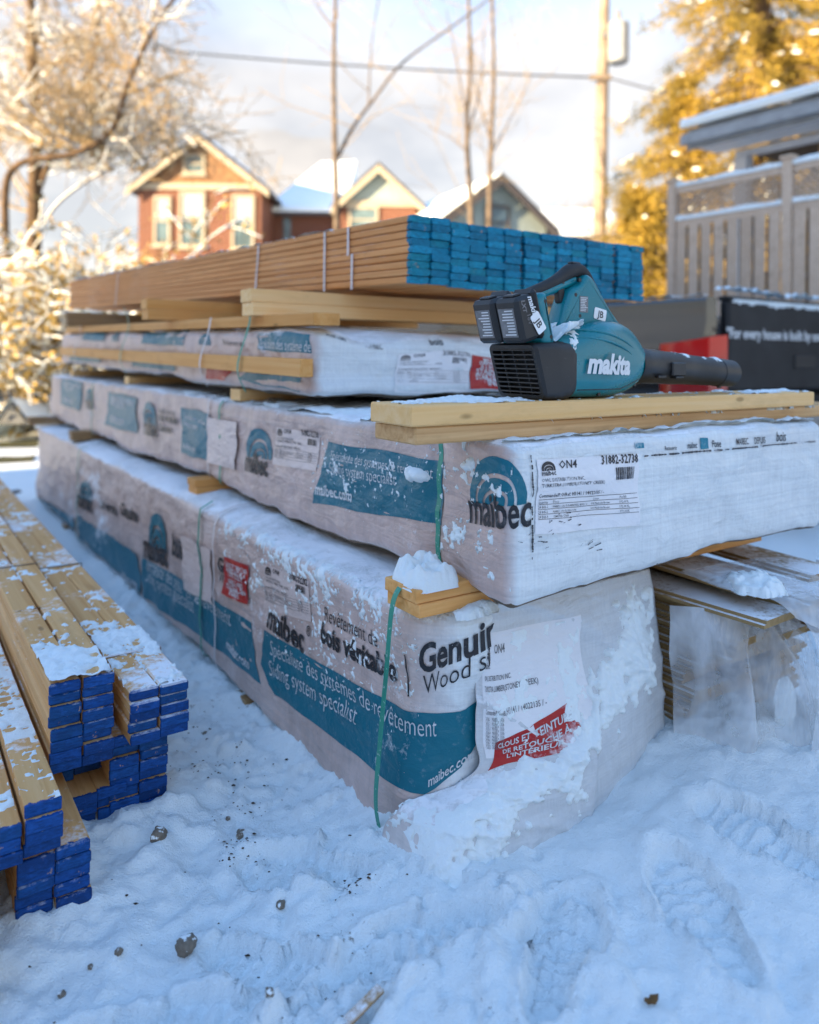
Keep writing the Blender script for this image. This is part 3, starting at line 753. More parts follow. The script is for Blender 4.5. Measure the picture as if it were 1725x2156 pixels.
PK3 = Pack(0.88, 4.62, 0.02, 1.12, 0.876, 1.078, (0.045, 0.045, 0.03), 303, 1.3, rise3)

# ---- bottom pack
k1 = empty('siding_pack', W(2.4, 0.25, -0.03), 'white wrapped siding pack on the snow at the bottom of the stack, wide teal band', 'lumber pack')
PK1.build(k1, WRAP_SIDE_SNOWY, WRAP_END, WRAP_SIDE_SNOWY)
def ppoly(pk, name, pxs, off, mat, parent, face='side', step=0.02):
    c = [pk.px(u, v, face) for u, v in pxs]; pts = []
    for i in range(len(c)):
        p, q = c[i], c[(i+1) % len(c)]; n = max(1, int(np.linalg.norm(q-p)/0.03))
        for k in range(n): pts.append(p*(1-k/n) + q*k/n)
    return pk.put(name, np.array(pts), [tuple(range(len(pts)))], off, mat, parent, step)
b1 = ppoly(PK1, 'printed_band', [(555,1397),(582,1462),(672,1530),(788,1613),(885,1684),(960,1690),(1016,1640),(1016,1564),(958,1559),(880,1510),(788,1462),(672,1395),(561,1325)], 0.0011, INK_TEAL_S, k1)
b2 = ppoly(PK1, 'printed_band', [(303,1174),(302,1215),(310,1258),(558,1439),(546,1400),(536,1310),(420,1240)], 0.0011, INK_TEAL_S, k1, step=0.04)
b3 = ppoly(PK1, 'printed_band', [(168,1083),(176,1156),(299,1255),(301,1215),(289,1166)], 0.0011, INK_TEAL_S, k1, step=0.05)
b4 = ppoly(PK1, 'printed_band', [(76,1040),(78,1085),(164,1148),(158,1090)], 0.0011, INK_TEAL_S, k1, step=0.06)
T1 = lambda body, p0, p1, mat=INK_BLACK_S, par=k1, **k: PK1.text('printed_lettering', body, p0, p1, 0.0022, mat, par, **k)
T1('Spécialiste des systèmes de revêtement', (574,1377), (908,1577), INK_WHITE, b1, bold=-0.008, tall=1.25)
T1('Siding system specialist', (572,1420), (750,1527), INK_WHITE, b1, bold=-0.008, tall=1.25)
T1('maibec.com', (892,1672), (985,1690), INK_WHITE, b1, bold=0.01)
T1('Spécialiste des systèmes de revêtement', (312,1196), (490,1318), INK_WHITE, b2, bold=-0.01, tall=1.2, step=0.05)
T1('Siding system specialist', (313,1222), (412,1290), INK_WHITE, b2, bold=-0.01, tall=1.2, step=0.05)
T1('maibec.com', (478,1364), (530,1408), INK_WHITE, b2, bold=0.015, step=0.05)
T1('maibec.com', (262,1213), (291,1240), INK_WHITE, b3, bold=0.015, step=0.06)
T1('maibec', (567,1316), (640,1374), bold=0.03, tall=1.15)
T1('®', (646,1335), (656,1342), bold=0.01)
T1('Revêtement de', (684,1306), (800,1362), bold=-0.005, tall=1.2)
T1('bois véritable', (678,1350), (835,1436), bold=0.035, tall=1.1)
PK1.quad('printed_line', [(856,1468),(859,1468),(857,1378),(855,1377)], 0.0022, INK_BLACK_S, k1)
T1('Genuine', (877,1419), (1052,1447), bold=0.028, tall=1.10)
T1('Wood siding', (883,1471), (1072,1494), bold=-0.006, tall=1.15)
T1('maibec', (305,1171), (352,1193), bold=0.03, step=0.04, tall=1.3)
T1('bois', (364,1166), (391,1181), bold=0.035, step=0.04, tall=1.2)
T1('Revêtement de', (364,1141), (420,1165), bold=-0.005, step=0.05)
T1('Genuine', (465,1199), (520,1236), bold=0.035, step=0.04)
T1('Wood siding', (466,1222), (525,1262), bold=-0.005, step=0.04)
T1('bois véritable', (213,1067), (250,1086), bold=0.03, step=0.06)
T1('Genuine', (257,1082), (291,1100), bold=0.035, step=0.06)
T1('maibec', (168,1062), (198,1080), bold=0.03, step=0.06)
emblem(PK1, k1, (315,1146), (350,1158), (333,1081), 0.0016, INK_TEAL_S, step=0.05)
emblem(PK1, k1, (174,1048), (198,1058), (185,1012), 0.0016, INK_TEAL_S, step=0.06)
label_sheet(PK1, k1, [(565,1187),(657,1223),(655,1310),(557,1279)], 'side', '31882-32282', PAPER_SIDE, INK_BLACK_S)
PK1.quad('paper_patch', [(394,1240),(453,1272),(453,1156),(390,1126)], 0.0045, PAPER_SIDE, k1, step=0.04)
rs = PK1.quad('red_sticker', [(477,1247),(528,1272),(532,1190),(481,1170)], 0.0042, INK_RED, k1, step=0.04)
for i, (t, x0, x1) in enumerate((('CLOUS ET TEINTURE', 484, 529), ('DE RETOUCHE À', 486, 526), ("L'INTÉRIEUR", 489, 523), ('NAILS AND', 489, 520), ('TOUCH-UP STAIN', 484, 526), ('INSIDE', 494, 514))):
    f = lambda x: 0.47*(x-481)
    y = 1186 + i*10.5 + (5 if i > 2 else 0)
    PK1.text('sticker_print', t, (x0, y+f(x0)), (x1, y+f(x1)), 0.0055, INK_WHITE, rs, bold=0.02, step=0.04, tall=1.0)

# torn flap of wrap hanging over the end
FC = [[(.15,.02,.484),(.122,.07,.488),(.118,.22,.488),(.118,.38,.488),(.135,.565,.482)],
      [(.133,.012,.36),(.108,.06,.36),(.100,.22,.36),(.096,.38,.36),(.118,.57,.36)],
      [(.120,.005,.23),(.098,.06,.22),(.072,.22,.22),(.068,.38,.22),(.105,.575,.21)],
      [(.119,.002,.155),(.090,.05,.16),(.050,.19,.16),(.058,.37,.16),(.098,.578,.15)],
      [(.215,-.122,.085),(.070,-.055,.10),(.030,.15,.09),(.046,.36,.09),(.09,.58,.08)],
      [(.275,-.135,-.01),(.055,-.125,-.02),(.012,.10,-.02),(.036,.34,-.02),(.085,.585,-.02)]]
FP = patch([[np.array(p) for p in r] for r in FC], 22)
def flap_xyz(P, lift=0.0):
    a, b, z = P[...,0], P[...,1], P[...,2]
    fold = 0.007*fbm(b*5 + z*4, z*3 - b*3, 0, 71, 2) + 0.016*(1-np.abs(noise(b*10 - z*2.5, z*1.5, 0, 72)))**7*sstep(0.46, 0.2, z) + 0.010*(1-np.abs(noise(b*6 + z*9 + a*5, z*5, 0, 74)))**8 + 0.018*(1-np.abs(noise(b*13 + a*9 - z*14, z*6, 0, 75)))**5*sstep(0.12, 0.0, z)*sstep(.25, 0.0, b) + 0.0015*noise(b*30, z*18, 0, 73)
    return W(a - fold - lift, b - 0.3*fold*sstep(0.2, 0, b), z)
mb = MB(); mb.grid(flap_xyz(FP, 0.0))
fl = mk('end_flap', mb, WRAP_END, k1, smooth=True)
sol = fl.modifiers.new('thickness', 'SOLIDIFY'); sol.thickness = 0.0012; sol.offset = 0
def flap_uv(x, y):           # x 0..1 across, y 0..1 down -> control-space point
    n_r, n_c = FP.shape[:2]; i = np.clip(np.asarray(y, float)*(n_r-1), 0, n_r-1.001); j = np.clip(np.asarray(x, float)*(n_c-1), 0, n_c-1.001)
    i0, j0 = i.astype(int), j.astype(int); ti, tj = (i-i0)[..., None], (j-j0)[..., None]
    return (FP[i0, j0]*(1-ti)*(1-tj) + FP[i0+1, j0]*ti*(1-tj) + FP[i0, j0+1]*(1-ti)*tj + FP[i0+1, j0+1]*ti*tj)
def flap_put(name, V, F, lift, mat, parent, step=0.02):
    V, F = cut2d(np.array(V), F, step); mb = MB(); mb.add(flap_xyz(flap_uv(V[:,0], V[:,1]), lift), F); return mk(name, mb, mat, parent, smooth=True)
def rect2(x0, y0, x1, y1): return [(x0, y0), (x1, y0), (x1, y1), (x0, y1)]
def flap_text(body, x0, x1, y, lift, mat, parent, bold=0.0, tall=1.0, slope=0.0):
    v, f = text2d(body, bold, 0, 1, 2); d = (x1-x0)/v[:,0].max()
    V = np.stack([x0 + v[:,0]*d, y + slope*v[:,0]*d - v[:,1]*d*tall*1.25], -1); return flap_put('flap_print', V, f, lift, mat, parent)
lp = flap_put('label_sheet', rect2(0.08, 0.09, 0.60, 0.52), [(0,1,2,3)], 0.0012, PAPER, fl)
for body, x0, x1, y in (('ON4', 0.205, 0.27, 0.155), ('maibec', 0.11, 0.17, 0.20), ('OWL DISTRIBUTION INC.', 0.108, 0.30, 0.235), ('TURKSTRA LUMBER(STONEY CREEK)', 0.108, 0.40, 0.265), ('Commande/P.O/Ref: H3141 / 14022135 / -', 0.108, 0.42, 0.325)):
    flap_text(body, x0, x1, y, 0.0024, INK_GREY, fl, 0.01)
for i in range(9): flap_text('24 Bdl-%d   MAIBEC 1X6' % (i+1), 0.108, 0.25, 0.345 + i*0.014, 0.0024, INK_GREY, fl, 0.0)
v_, f_ = arch_bands(0.062, 0.055, BANDS, 0.1, 10); flap_put('flap_emblem', np.stack([v_[:,0]+0.142, 0.175-v_[:,1]], -1), f_, 0.0024, INK_GREY, fl)
flap_put('red_sticker', [(0.20, 0.42), (0.50, 0.33), (0.57, 0.50), (0.15, 0.60)], [(0,1,2,3)], 0.0016, INK_RED, fl)
for body, x0, x1, y in (('CLOUS ET TEINTURE', 0.215, 0.50, 0.452), ('DE RETOUCHE À', 0.24, 0.49, 0.490), ("L'INTÉRIEUR", 0.26, 0.46, 0.527)):
    flap_text(body, x0, x1, y, 0.0028, INK_WHITE, fl, 0.02, 1.0, -0.26)
# green strap of the bottom pack, slack over the spacer end, and the taut ones further back
sp = cmr([W(.19,-.128,.545), W(.195,-.150,.50), W(.215,-.150,.36), W(.24,-.148,.20), W(.262,-.142,.07), W(.262,-.125,-.02)], 8)
ribbon('strap', sp, -B, 0.0145, STRAP_GREEN, k1, 0.001)
pack_strap(PK1, k1, PK1.px(430,1200)[0], 0.0, 0.515, 0.013, STRAP_GREEN, 0.012)
pack_strap(PK1, k1, PK1.px(461,1200)[0], 0.0, 0.50, 0.009, STRAP_WHITE, 0.010, top=0.1)
pack_strap(PK1, k1, PK1.px(171,1050)[0], 0.0, 0.515, 0.014, STRAP_GREEN, 0.012)

# ---- middle pack
k2 = empty('siding_pack', W(2.4, 0.55, 0.54), 'white wrapped siding pack in mid stack with labelled end and two planks across', 'lumber pack')
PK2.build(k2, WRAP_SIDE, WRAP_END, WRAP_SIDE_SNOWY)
T2 = lambda body, p0, p1, mat=INK_BLACK, par=k2, **k: PK2.text('printed_lettering', body, p0, p1, 0.0022, mat, par, **k)
c1_ = PK2.quad('printed_band', [(660,1054),(932,1106),(934,973),(695,929)], 0.0011, INK_TEAL, k2, wob=0.004)
T2('Spécialiste des systèmes de revêtement', (703,967), (912,1007), INK_WHITE, c1_, bold=-0.008, tall=1.25)
T2('Siding system specialist', (700,995), (838,1022), INK_WHITE, c1_, bold=-0.008, tall=1.25)
T2('maibec.com', (668,1039), (745,1056), INK_WHITE, c1_, bold=0.02)
emblem(PK2, k2, (522,960), (573,969), (553,903), 0.0013, INK_TEAL)
T2('maibec', (520,988), (564,1002), bold=0.04, tall=1.5)
label_sheet(PK2, k2, [(584,899),(676,914),(667,992),(575,977)], 'side', '31882-32738', PAPER_SIDE, INK_BLACK)
emblem(PK2, k2, (1000,1056), (1112,1068), (1062,960), 0.0013, INK_TEAL)
T2('maibec', (995,1098), (1122,1119), bold=0.018, tall=1.5)
for q, st in (([(386,952),(439,970),(441,871),(383,857)], .05), ([(225,893),(291,913),(291,837),(228,824)], .06), ([(130,851),(170,865),(170,804),(131,796)], .08)):
    c_ = PK2.quad('printed_band', q, 0.0011, INK_TEAL, k2, wob=0.004, step=st)
    u0, v0 = q[3]; u1 = q[2][0]; vb = q[0][1]; sl_ = (q[2][1]-q[3][1])/(u1-u0)
    for fy, fx1, body in ((0.22, 0.92, 'Spécialiste des systèmes'), (0.38, 0.6, 'Siding system'), (0.88, 0.6, 'maibec.com')):
        x0, x1 = u0 + 0.1*(u1-u0), u0 + fx1*(u1-u0); y = v0 + (vb-v0)*fy
        T2(body, (x0, y + sl_*(x0-u0)), (x1, y + sl_*1.4*(x1-u0)), INK_WHITE, c_, bold=0.0, step=st)
PK2.quad('paper_patch', [(439,972),(499,989),(506,888),(441,879)], 0.004, PAPER_SIDE, k2, step=0.04)
emblem(PK2, k2, (304,890), (331,896), (318,846), 0.0013, INK_TEAL, step=0.06)
T2('maibec', (304,913), (331,920), bold=0.03, step=0.06, tall=1.5)
T2('bois véritable', (338,884), (377,893), bold=0.03, step=0.06); T2('Genuine', (338,907), (362,912), bold=0.03, step=0.06)
T2('Revêtement de', (338,869), (372,876), bold=-0.003, step=0.06)
emblem(PK2, k2, (182,842), (196,846), (188,818), 0.0013, INK_TEAL, step=0.08)
T2('maibec', (182,858), (196,862), bold=0.03, step=0.08, tall=1.5)
label_sheet(PK2, k2, [(1137,967),(1342,955),(1340,1105),(1131,1123)], 'end', '31882-32738', PAPER, INK_BLACK_E)
# scuffs, worn black edge lines and printed scraps on the end
rr = random.Random(3)
def streak(pk, p0, p1, wpx, face, mat, parent, seg=14, jag=1.0):
    V = []; F = []
    for i in range(seg):
        if rr.random() < 0.25*jag: continue
        t0, t1 = i/seg, (i+0.95)/seg
        q = [pk.px(p0[0]+(p1[0]-p0[0])*t, p0[1]+(p1[1]-p0[1])*t, face) for t in (t0, t1)]
        d = (pk.px(p0[0], p0[1]-wpx, face) - pk.px(p0[0], p0[1], face))[1]
        if abs(p1[0]-p0[0]) < abs(p1[1]-p0[1]): n_ = np.array([d, 0])
        else: n_ = np.array([0, d])
        k = len(V); w0, w1 = rr.uniform(.3, 1), rr.uniform(.3, 1)
        V += [q[0]-n_*w0*.5, q[1]-n_*w1*.5, q[1]+n_*w1*.5, q[0]+n_*w0*.5]; F.append((k, k+1, k+2, k+3))
    return V, F
VV = []; FF = []
def addvf(vf):
    k = len(VV); VV.extend(vf[0]); FF.extend([tuple(i+k for i in f) for f in vf[1]])
addvf(streak(PK2, (1354,960), (1715,929), 5, 'end', None, None, 70, 0.6)); addvf(streak(PK2, (1123,958), (1127,1180), 6, 'end', None, None, 46, 1.0))
for i in range(46):
    u, v = rr.choice([(1165, 1090), (1200, 1095), (1135, 1130), (1375, 1205), (1400, 1200), (1225, 1235), (1290, 1225), (1128, 1160), (1245, 1150)])
    u += rr.gauss(0, 16); v += rr.gauss(0, 9); l = rr.uniform(3, 14); an = rr.uniform(-0.9, 0.2)
    addvf(streak(PK2, (u, v), (u+l*math.cos(an), v+l*math.sin(an)), rr.uniform(1, 3.5), 'end', None, None, 3, 0.6))
for i in range(7):
    an = -0.25 - i*0.14; addvf(streak(PK2, (1372+4*i, 1212), (1372+4*i+rr.uniform(30, 70)*math.cos(an), 1212+rr.uniform(40, 70)*math.sin(an)), 2.5, 'end', None, None, 8, 1.2))
PK2.put('scuff_marks', np.array(VV), FF, 0.0026, INK_BLACK_E, k2, 0.03)['kind'] = 'stuff'
for q in ([(1336,944),(1356,943),(1356,932),(1337,932)], [(1474,946),(1490,944),(1489,922),(1473,922)]):
    PK2.quad('printed_band', q, 0.0014, INK_TEAL_E, k2, 'end')
for body, u, v, sz in (('maibec', 1445, 944, 22), ('Pose', 1497, 941, 16), ('Recouvrir', 1400, 948, 22), ('MAIBEC', 1545, 936, 26), ('DEPUIS', 1585, 934, 24), ('bois', 1636, 929, 18)):
    PK2.text('printed_lettering', body, (u, v), (u+sz, v-sz*0.06), 0.0015, INK_BLACK_E, k2, 'end', bold=0.01, tall=1.4)
pack_strap(PK2, k2, PK2.px(923,1060)[0], -0.02, 0.30, 0.015, STRAP_GREEN, 0.003)
pack_strap(PK2, k2, PK2.px(466,930)[0], -0.02, 0.30, 0.014, STRAP_GREEN, 0.008)
pack_strap(PK2, k2, PK2.px(442,930)[0], -0.02, 0.30, 0.010, STRAP_WHITE, 0.008)
pack_strap(PK2, k2, PK2.px(196,850)[0], -0.02, 0.30, 0.014, STRAP_GREEN, 0.008)

# ---- upper pack
k3 = empty('siding_pack', W(2.6, 0.57, 0.876), 'short white wrapped siding pack below the cyan-ended boards, edge boards strapped on', 'lumber pack')
PK3.build(k3, WRAP_SIDE, WRAP_PALE, WRAP_PALE)
T3 = lambda body, p0, p1, mat=INK_BLACK, par=k3, **k: PK3.text('printed_lettering', body, p0, p1, 0.0022, mat, par, **k)
for q, st in (([(544,739),(654,744),(650,703),(544,703)], .02), ([(303,732),(395,735),(395,701),(303,708)], .05), ([(180,728),(222,730),(222,703),(166,703)], .06)):
    PK3.quad('printed_band', q, 0.0011, INK_TEAL, k3, step=st, wob=0.003)
T3('Spécialiste des système de', (549,735), (653,741), INK_WHITE, bold=-0.004, tall=1.4)
T3('Revêtement de', (471,731), (512,733), bold=-0.004); emblem(PK3, k3, (421,731), (448,733), (435,708), 0.0013, INK_TEAL, step=0.05)
emblem(PK3, k3, (238,729), (254,730), (246,709), 0.0013, INK_TEAL, step=0.05)
for q in ([(505,801),(560,813),(634,823),(640,790),(534,779)], [(282,781),(369,789),(372,771),(282,764)], [(150,772),(216,776),(216,766),(152,762)]):
    ppoly(PK3, 'printed_band', q, 0.0011, INK_TEAL, k3, step=0.03)
PK3.quad('red_sticker', [(440,801),(480,803),(500,776),(440,780)], 0.0013, INK_RED, k3)
label_sheet(PK3, k3, [(836,725),(990,728),(977,824),(823,822)], 'end', '31882-32176', PAPER, INK_GREY, step=0.03)
r3 = PK3.quad('red_sticker', [(980,816),(1085,818),(1092,735),(990,732)], 0.0030, INK_RED, k3, 'end')
for i, (t, x0, x1) in enumerate((('MOULURE DE', 1012, 1080), ('DÉPART INOX', 1004, 1080), ("À L'INTÉRIEUR", 1006, 1076), ('STAINLESS', 998, 1066), ('STARTER STRIP', 996, 1076), ('INSIDE', 1020, 1062))):
    y = 747 + i*12 + (3 if i > 2 else 0)
    PK3.text('sticker_print', t, (x0, y), (x1, y+1), 0.0042, INK_WHITE, r3, 'end', bold=0.03, step=0.03)
for body, u, v, sz in (('POSE LIBRE', 688, 706, 40), ('MAIBEC', 770, 708, 34), ('bois', 905, 712, 26)):
    PK3.text('printed_lettering', body, (u, v), (u+sz, v+2), 0.0022, INK_BLACK_E, k3, 'end', bold=0.01)
def board_obj(name, a0, L, b, z, wb, tz, mat, parent=None, ax='A', ch=0.002, label=None, cat=None, group=None, yaw=0.0, tilt=0.0, xend=0.0):
    """one sawn board; (a0, b, z) = its near lower corner in stack axes; runs along A (wide along B) or along B (wide along A)"""
    key = (round(L, 3), round(wb, 4), round(tz, 4), mat.name, round(ch, 4), round(xend, 4)); me = BMESH.get(key)
    if me is None:
        mb = MB(); mb.box((0, 0, 0), (L, wb, tz), ch=ch)
        me = bpy.data.meshes.new(name); me.from_pydata(mb.v, [], mb.f); me.materials.append(mat)
        bm = bmesh.new(); bm.from_mesh(me); bmesh.ops.recalc_face_normals(bm, faces=bm.faces); bm.to_mesh(me); bm.free(); BMESH[key] = me
    o = bpy.data.objects.new(name, me); C.objects.link(o)
    p = W(a0, b, z)
    if ax == 'A':   # local x -> A, local y -> -B : shift so that b is the low-b edge
        p = W(a0, b + wb, z); rz = ANG_A + yaw
    else:           # local x -> B, local y -> A
        rz = ANG_A - math.pi/2 + yaw
    o.rotation_euler = (0, -tilt, rz)
    if parent is not None: o.parent = parent; o.location = Vector(p) - Vector(ORG[parent.name])
    else: o.location = p
    ORG[o.name] = np.array(p); tag(o, label, cat, group); return o
BMESH = {}
board_obj('edge_board', 0.855, 3.6, 0.008, 1.083, 0.086, 0.036, PINE, k3, tilt=0.012)
board_obj('edge_board', 0.865, 3.6, -0.028, 0.935, 0.042, 0.052, PINE, k3, tilt=0.012)
for u_, t0, wd, mt in ((538, -0.01, 0.013, STRAP_GREEN), (455, -0.03, 0.011, STRAP_WHITE), (280, -0.01, 0.013, STRAP_GREEN), (178, -0.03, 0.010, STRAP_WHITE)):
    s0 = PK3.px(u_, 740)[0]; a_ = PK3.a0 + s0; up = 0.045*(a_-0.9)/3.7
    top_ = 1.215 if mt is STRAP_GREEN else 1.125
    pts = cmr([W(a_+.02,-.004,.868+up), W(a_+.01,-.036,.93+up), W(a_,-.036,.985+up), W(a_,-.012,1.06+up), W(a_-.01,-.004,1.122+up)] + ([W(a_-.02,-.03,1.20+up)] if mt is STRAP_GREEN else []), 6)
    ribbon('strap', pts, -B, wd, mt, k3)

# ---- spacers between the packs (each its own piece of wood)
def sp_pair(a, b0, L, z, wb, t, mat, lab_lo, lab_up, yaw=0.0):
    board_obj('spacer_board', a, L, b0, z, wb, t-0.0006, mat, None, 'B', 0.002, lab_lo, 'board', 'spacer boards between the packs', yaw)
    board_obj('spacer_board', a + 0.004, L, b0 - 0.004, z + t, wb, t-0.0006, mat, None, 'B', 0.002, lab_up, 'board', 'spacer boards between the packs', yaw)
sp_pair(0.128, -0.132, 1.18, 0.4885, 0.115, 0.0275, PINE, 'lower spacer board at the pack end, under the snow-capped spacer', 'snow-capped spacer board with green strap over its end')
sp_pair(1.62, -0.06, 1.12, 0.4885, 0.09, 0.027, PINE, 'lower spacer board halfway along the bottom pack beside a green strap', 'upper spacer board halfway along, carrying the middle pack')
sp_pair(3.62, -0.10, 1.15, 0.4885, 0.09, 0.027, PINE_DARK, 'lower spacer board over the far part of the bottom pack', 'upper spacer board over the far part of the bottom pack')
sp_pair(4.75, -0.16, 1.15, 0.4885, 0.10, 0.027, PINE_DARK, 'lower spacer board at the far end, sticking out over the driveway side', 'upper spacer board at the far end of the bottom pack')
for i, (a, b0, lab) in enumerate(((1.42, 0.02, 'pale spacer board under the short pack, near its labelled end'), (2.95, 0.04, 'spacer board under the middle of the short pack'), (4.35, 0.04, 'spacer board under the far end of the short pack'))):
    board_obj('spacer_board', a, 1.05, b0, 0.836, 0.09, 0.040, PINE_PALE, None, 'B', 0.002, lab, 'board', 'spacer boards between the packs')
sp_pair(1.20, -0.03, 1.36, 1.122, 0.088, 0.043, PINE_PALE, 'lower of the long pale timbers under the cyan-ended bundle', 'upper long pale timber carrying the cyan-ended bundle, strap on its end')
sp_pair(2.12, -0.10, 1.36, 1.137, 0.088, 0.043, PINE, 'lower timber under the middle of the cyan-ended bundle', 'upper timber under the middle of the cyan-ended bundle')
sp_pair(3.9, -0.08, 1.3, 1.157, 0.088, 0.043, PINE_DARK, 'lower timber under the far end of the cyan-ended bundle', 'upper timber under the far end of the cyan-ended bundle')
# runners under the bottom pack
for i, (a, lab) in enumerate(((1.05, 'dark runner under the bottom pack, first one back from the flap'), (2.35, 'dark runner under the middle of the bottom pack'), (3.8, 'dark runner under the far part of the bottom pack'))):
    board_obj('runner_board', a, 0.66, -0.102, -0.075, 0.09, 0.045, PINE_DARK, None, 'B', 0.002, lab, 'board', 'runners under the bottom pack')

# ---- cyan-ended bundle on top
BW, BT = 0.0735, 0.0228
kt = empty('lumber_bundle', W(2.9, 0.75, 1.21), 'strapped bundle of sawn boards with cyan painted ends on top of the stack', 'lumber bundle')
rt = random.Random(17)
YAW_T = math.atan2(0.155, 4.27); TILT_T = 0.105/4.27
ct, st_ = math.cos(YAW_T), math.sin(YAW_T)
col_x = []; x = 0.30
for j in range(14):
    col_x.append(x); x += BW + 0.0008
    if j in (5, 11): x += 0.012
def wane(seed):
    r_ = random.Random(seed); mb = MB(); w_, t_, L = BW-0.0015, BT-0.0014, 4.27
    c = [0.0045]*4
    if seed >= 2: c[r_.randrange(4)] = r_.uniform(0.006, 0.014)
    ring = []
    for q, (cy, cz, sy, sz) in enumerate(((0, 0, 1, 1), (w_, 0, -1, 1), (w_, t_, -1, -1), (0, t_, 1, -1))):
        e = c[q]; a1, a2 = (cy, cz+sz*e*0.7), (cy+sy*e, cz); mid = (cy+sy*e*0.35, cz+sz*e*0.25)
        ring += [a1, mid, a2] if q in (0, 2) else [a2, mid, a1]
    n = len(ring)
    v = [(0, *p) for p in ring] + [(0.03, *p) for p in ring] + [(L, *p) for p in ring]
    f = [tuple(range(n-1, -1, -1)), tuple(range(2*n, 3*n))]
    for k in range(2): f += [(k*n+i, k*n+(i+1) % n, (k+1)*n+(i+1) % n, (k+1)*n+i) for i in range(n)]
    me = bpy.data.meshes.new('board'); me.from_pydata(v, [], f); me.materials.append(PINE_CYAN)
    bm = bmesh.new(); bm.from_mesh(me); bmesh.ops.recalc_face_normals(bm, faces=bm.faces); bm.to_mesh(me); bm.free(); return me
wmesh = [wane(i) for i in range(6)]
def put_board(me, parent, a0, b, z, wb, yaw, tilt, name='board', flip=False):
    o = bpy.data.objects.new(name, me); C.objects.link(o); o.parent = parent
    p = W(a0, b + wb, z); o.rotation_euler = (0, -tilt, ANG_A + yaw)
    o.location = Vector(p) - Vector(ORG[parent.name]); return o
for j, bx in enumerate(col_x):
    drop = {0: 0.020, 1: 0.024, 12: 0.012}.get(j, rt.uniform(0.0, 0.016))
    for i in range(9):
        me = wmesh[rt.choice((0, 0, 1, 1, 2, 3, 4, 5))]
        put_board(me, kt, 0.80 + rt.uniform(-0.005, 0.006), bx + rt.uniform(-0.002, 0.002), 1.2105 + i*BT + max(0, drop)*0.3, BW, YAW_T, TILT_T)
    if j in (1, 9, 10, 4):      # a few loose ones on top
        pass
def bundle_pt(s, b, z):        # along the bundle, from its near end
    return W(0.80 + s*ct, b - s*st_, z + s*TILT_T)
for s_, n_, lean in ((1.03, 9, .03), (0.50, 9, 0.0), (0.345, 4, 0.0), (0.32, 5, 0.0), (3.0, 9, .06)):
    zlo = 1.2105 if n_ != 4 else 1.2105 + 5*BT; zhi = 1.2105 + 9*BT if n_ != 5 else 1.2105 + 5*BT
    zz_ = np.linspace(zlo - 0.002, zhi + 0.002, 8)
    P = [bundle_pt(s_ + lean*(1-(z-zlo)/(zhi-zlo)), 0.296, z) for z in zz_]; N = [-B]*len(P)
    if n_ != 5:
        P += [bundle_pt(s_, b, zhi + 0.003) for b in np.linspace(0.31, 1.36, 10)]; N += [np.array([0, 0, 1.0])]*10
    ribbon('strap', P, N, 0.012, STRAP_WHITE, kt)
snow_patch('snow_patch', lambda u, v, t: np.stack([bundle_pt(u, v, 1.2105+9*BT-.001)[...,i] + (t if i == 2 else 0) for i in range(3)], -1), np.arange(0.35, 4.2, .022), np.arange(.298, 1.36, .022),
           lambda u, v: 0.05 + 0.35*sstep(1.2, 2.6, u) - 0.25*sstep(.9, 0.3, u), 0.020, 'thin snow lying along the top of the cyan-ended bundle', 61)

# ---- planks under the blower
board_obj('plank', 0.062, 1.60, -0.192, 0.8355, 0.140, 0.0335, PINE_BARK, None, 'B', 0.003, 'lower bark-edged pine plank lying on the middle pack', 'plank', None, 0.004)
UP = board_obj('plank', 0.050, 1.385, -0.211, 0.8705, 0.140, 0.0385, PINE_PALE, None, 'B', 0.003, 'upper clean pine plank that the leaf blower stands on', 'plank', None, 0.0)
# ------------------------------------------------------------------ opened pack beside the bottom pack
ko = empty('opened_siding_pack', W(2.3, 0.86, -0.03), 'opened pack of brown siding boards in torn clear plastic and snow', 'lumber pack')
ro = random.Random(23)
SB = bpy.data.meshes.new('board')
mb = MB(); ring = [(0, 0), (0.150, 0), (0.150, 0.008), (0.140, 0.0085), (0.140, 0.0165), (0.012, 0.0165), (0.010, 0.009), (0, 0.009)]
n = len(ring); mb.add([(0, *p) for p in ring] + [(4.7, *p) for p in ring], [tuple(range(n-1, -1, -1)), tuple(range(n, 2*n))] + [(i, (i+1) % n, n+(i+1) % n, n+i) for i in range(n)])
SB.from_pydata(mb.v, [], mb.f); SB.materials.append(SIDING)
bm = bmesh.new(); bm.from_mesh(SB); bmesh.ops.recalc_face_normals(bm, faces=bm.faces); bm.to_mesh(SB); bm.free()
for c_, b_ in enumerate((0.635, 0.79, 0.945)):
    nl = (22, 23, 21)[c_]
    for i in range(nl):
        jut = ro.uniform(-0.05, 0.06) if i < nl-6 else ro.uniform(-0.17, 0.03)
        put_board(SB, ko, 0.06 + jut, b_ + ro.uniform(-0.006, 0.006), -0.015 + i*0.0192, 0.150, ro.uniform(-0.008, 0.008), 0.0)
for (a_, b_, z_, y_, t_) in ((-0.14, 0.60, 0.4085, 0.03, 0.004), (-0.165, 0.76, 0.4275, -0.05, 0.0), (-0.07, 0.66, 0.448, -0.08, 0.0), (-0.10, 0.90, 0.4475, -0.12, 0.0)):
    put_board(SB, ko, a_, b_, z_, 0.150, y_, t_)
pm = NB('clear_plastic'); pp = pm.pos()
gl = pm.noise(pm.mapv(pp, scale=(1, 1, 0.3)), 16, 4, 0.5, 0.6); fr_ = pm.noise(pp, 6, 3)
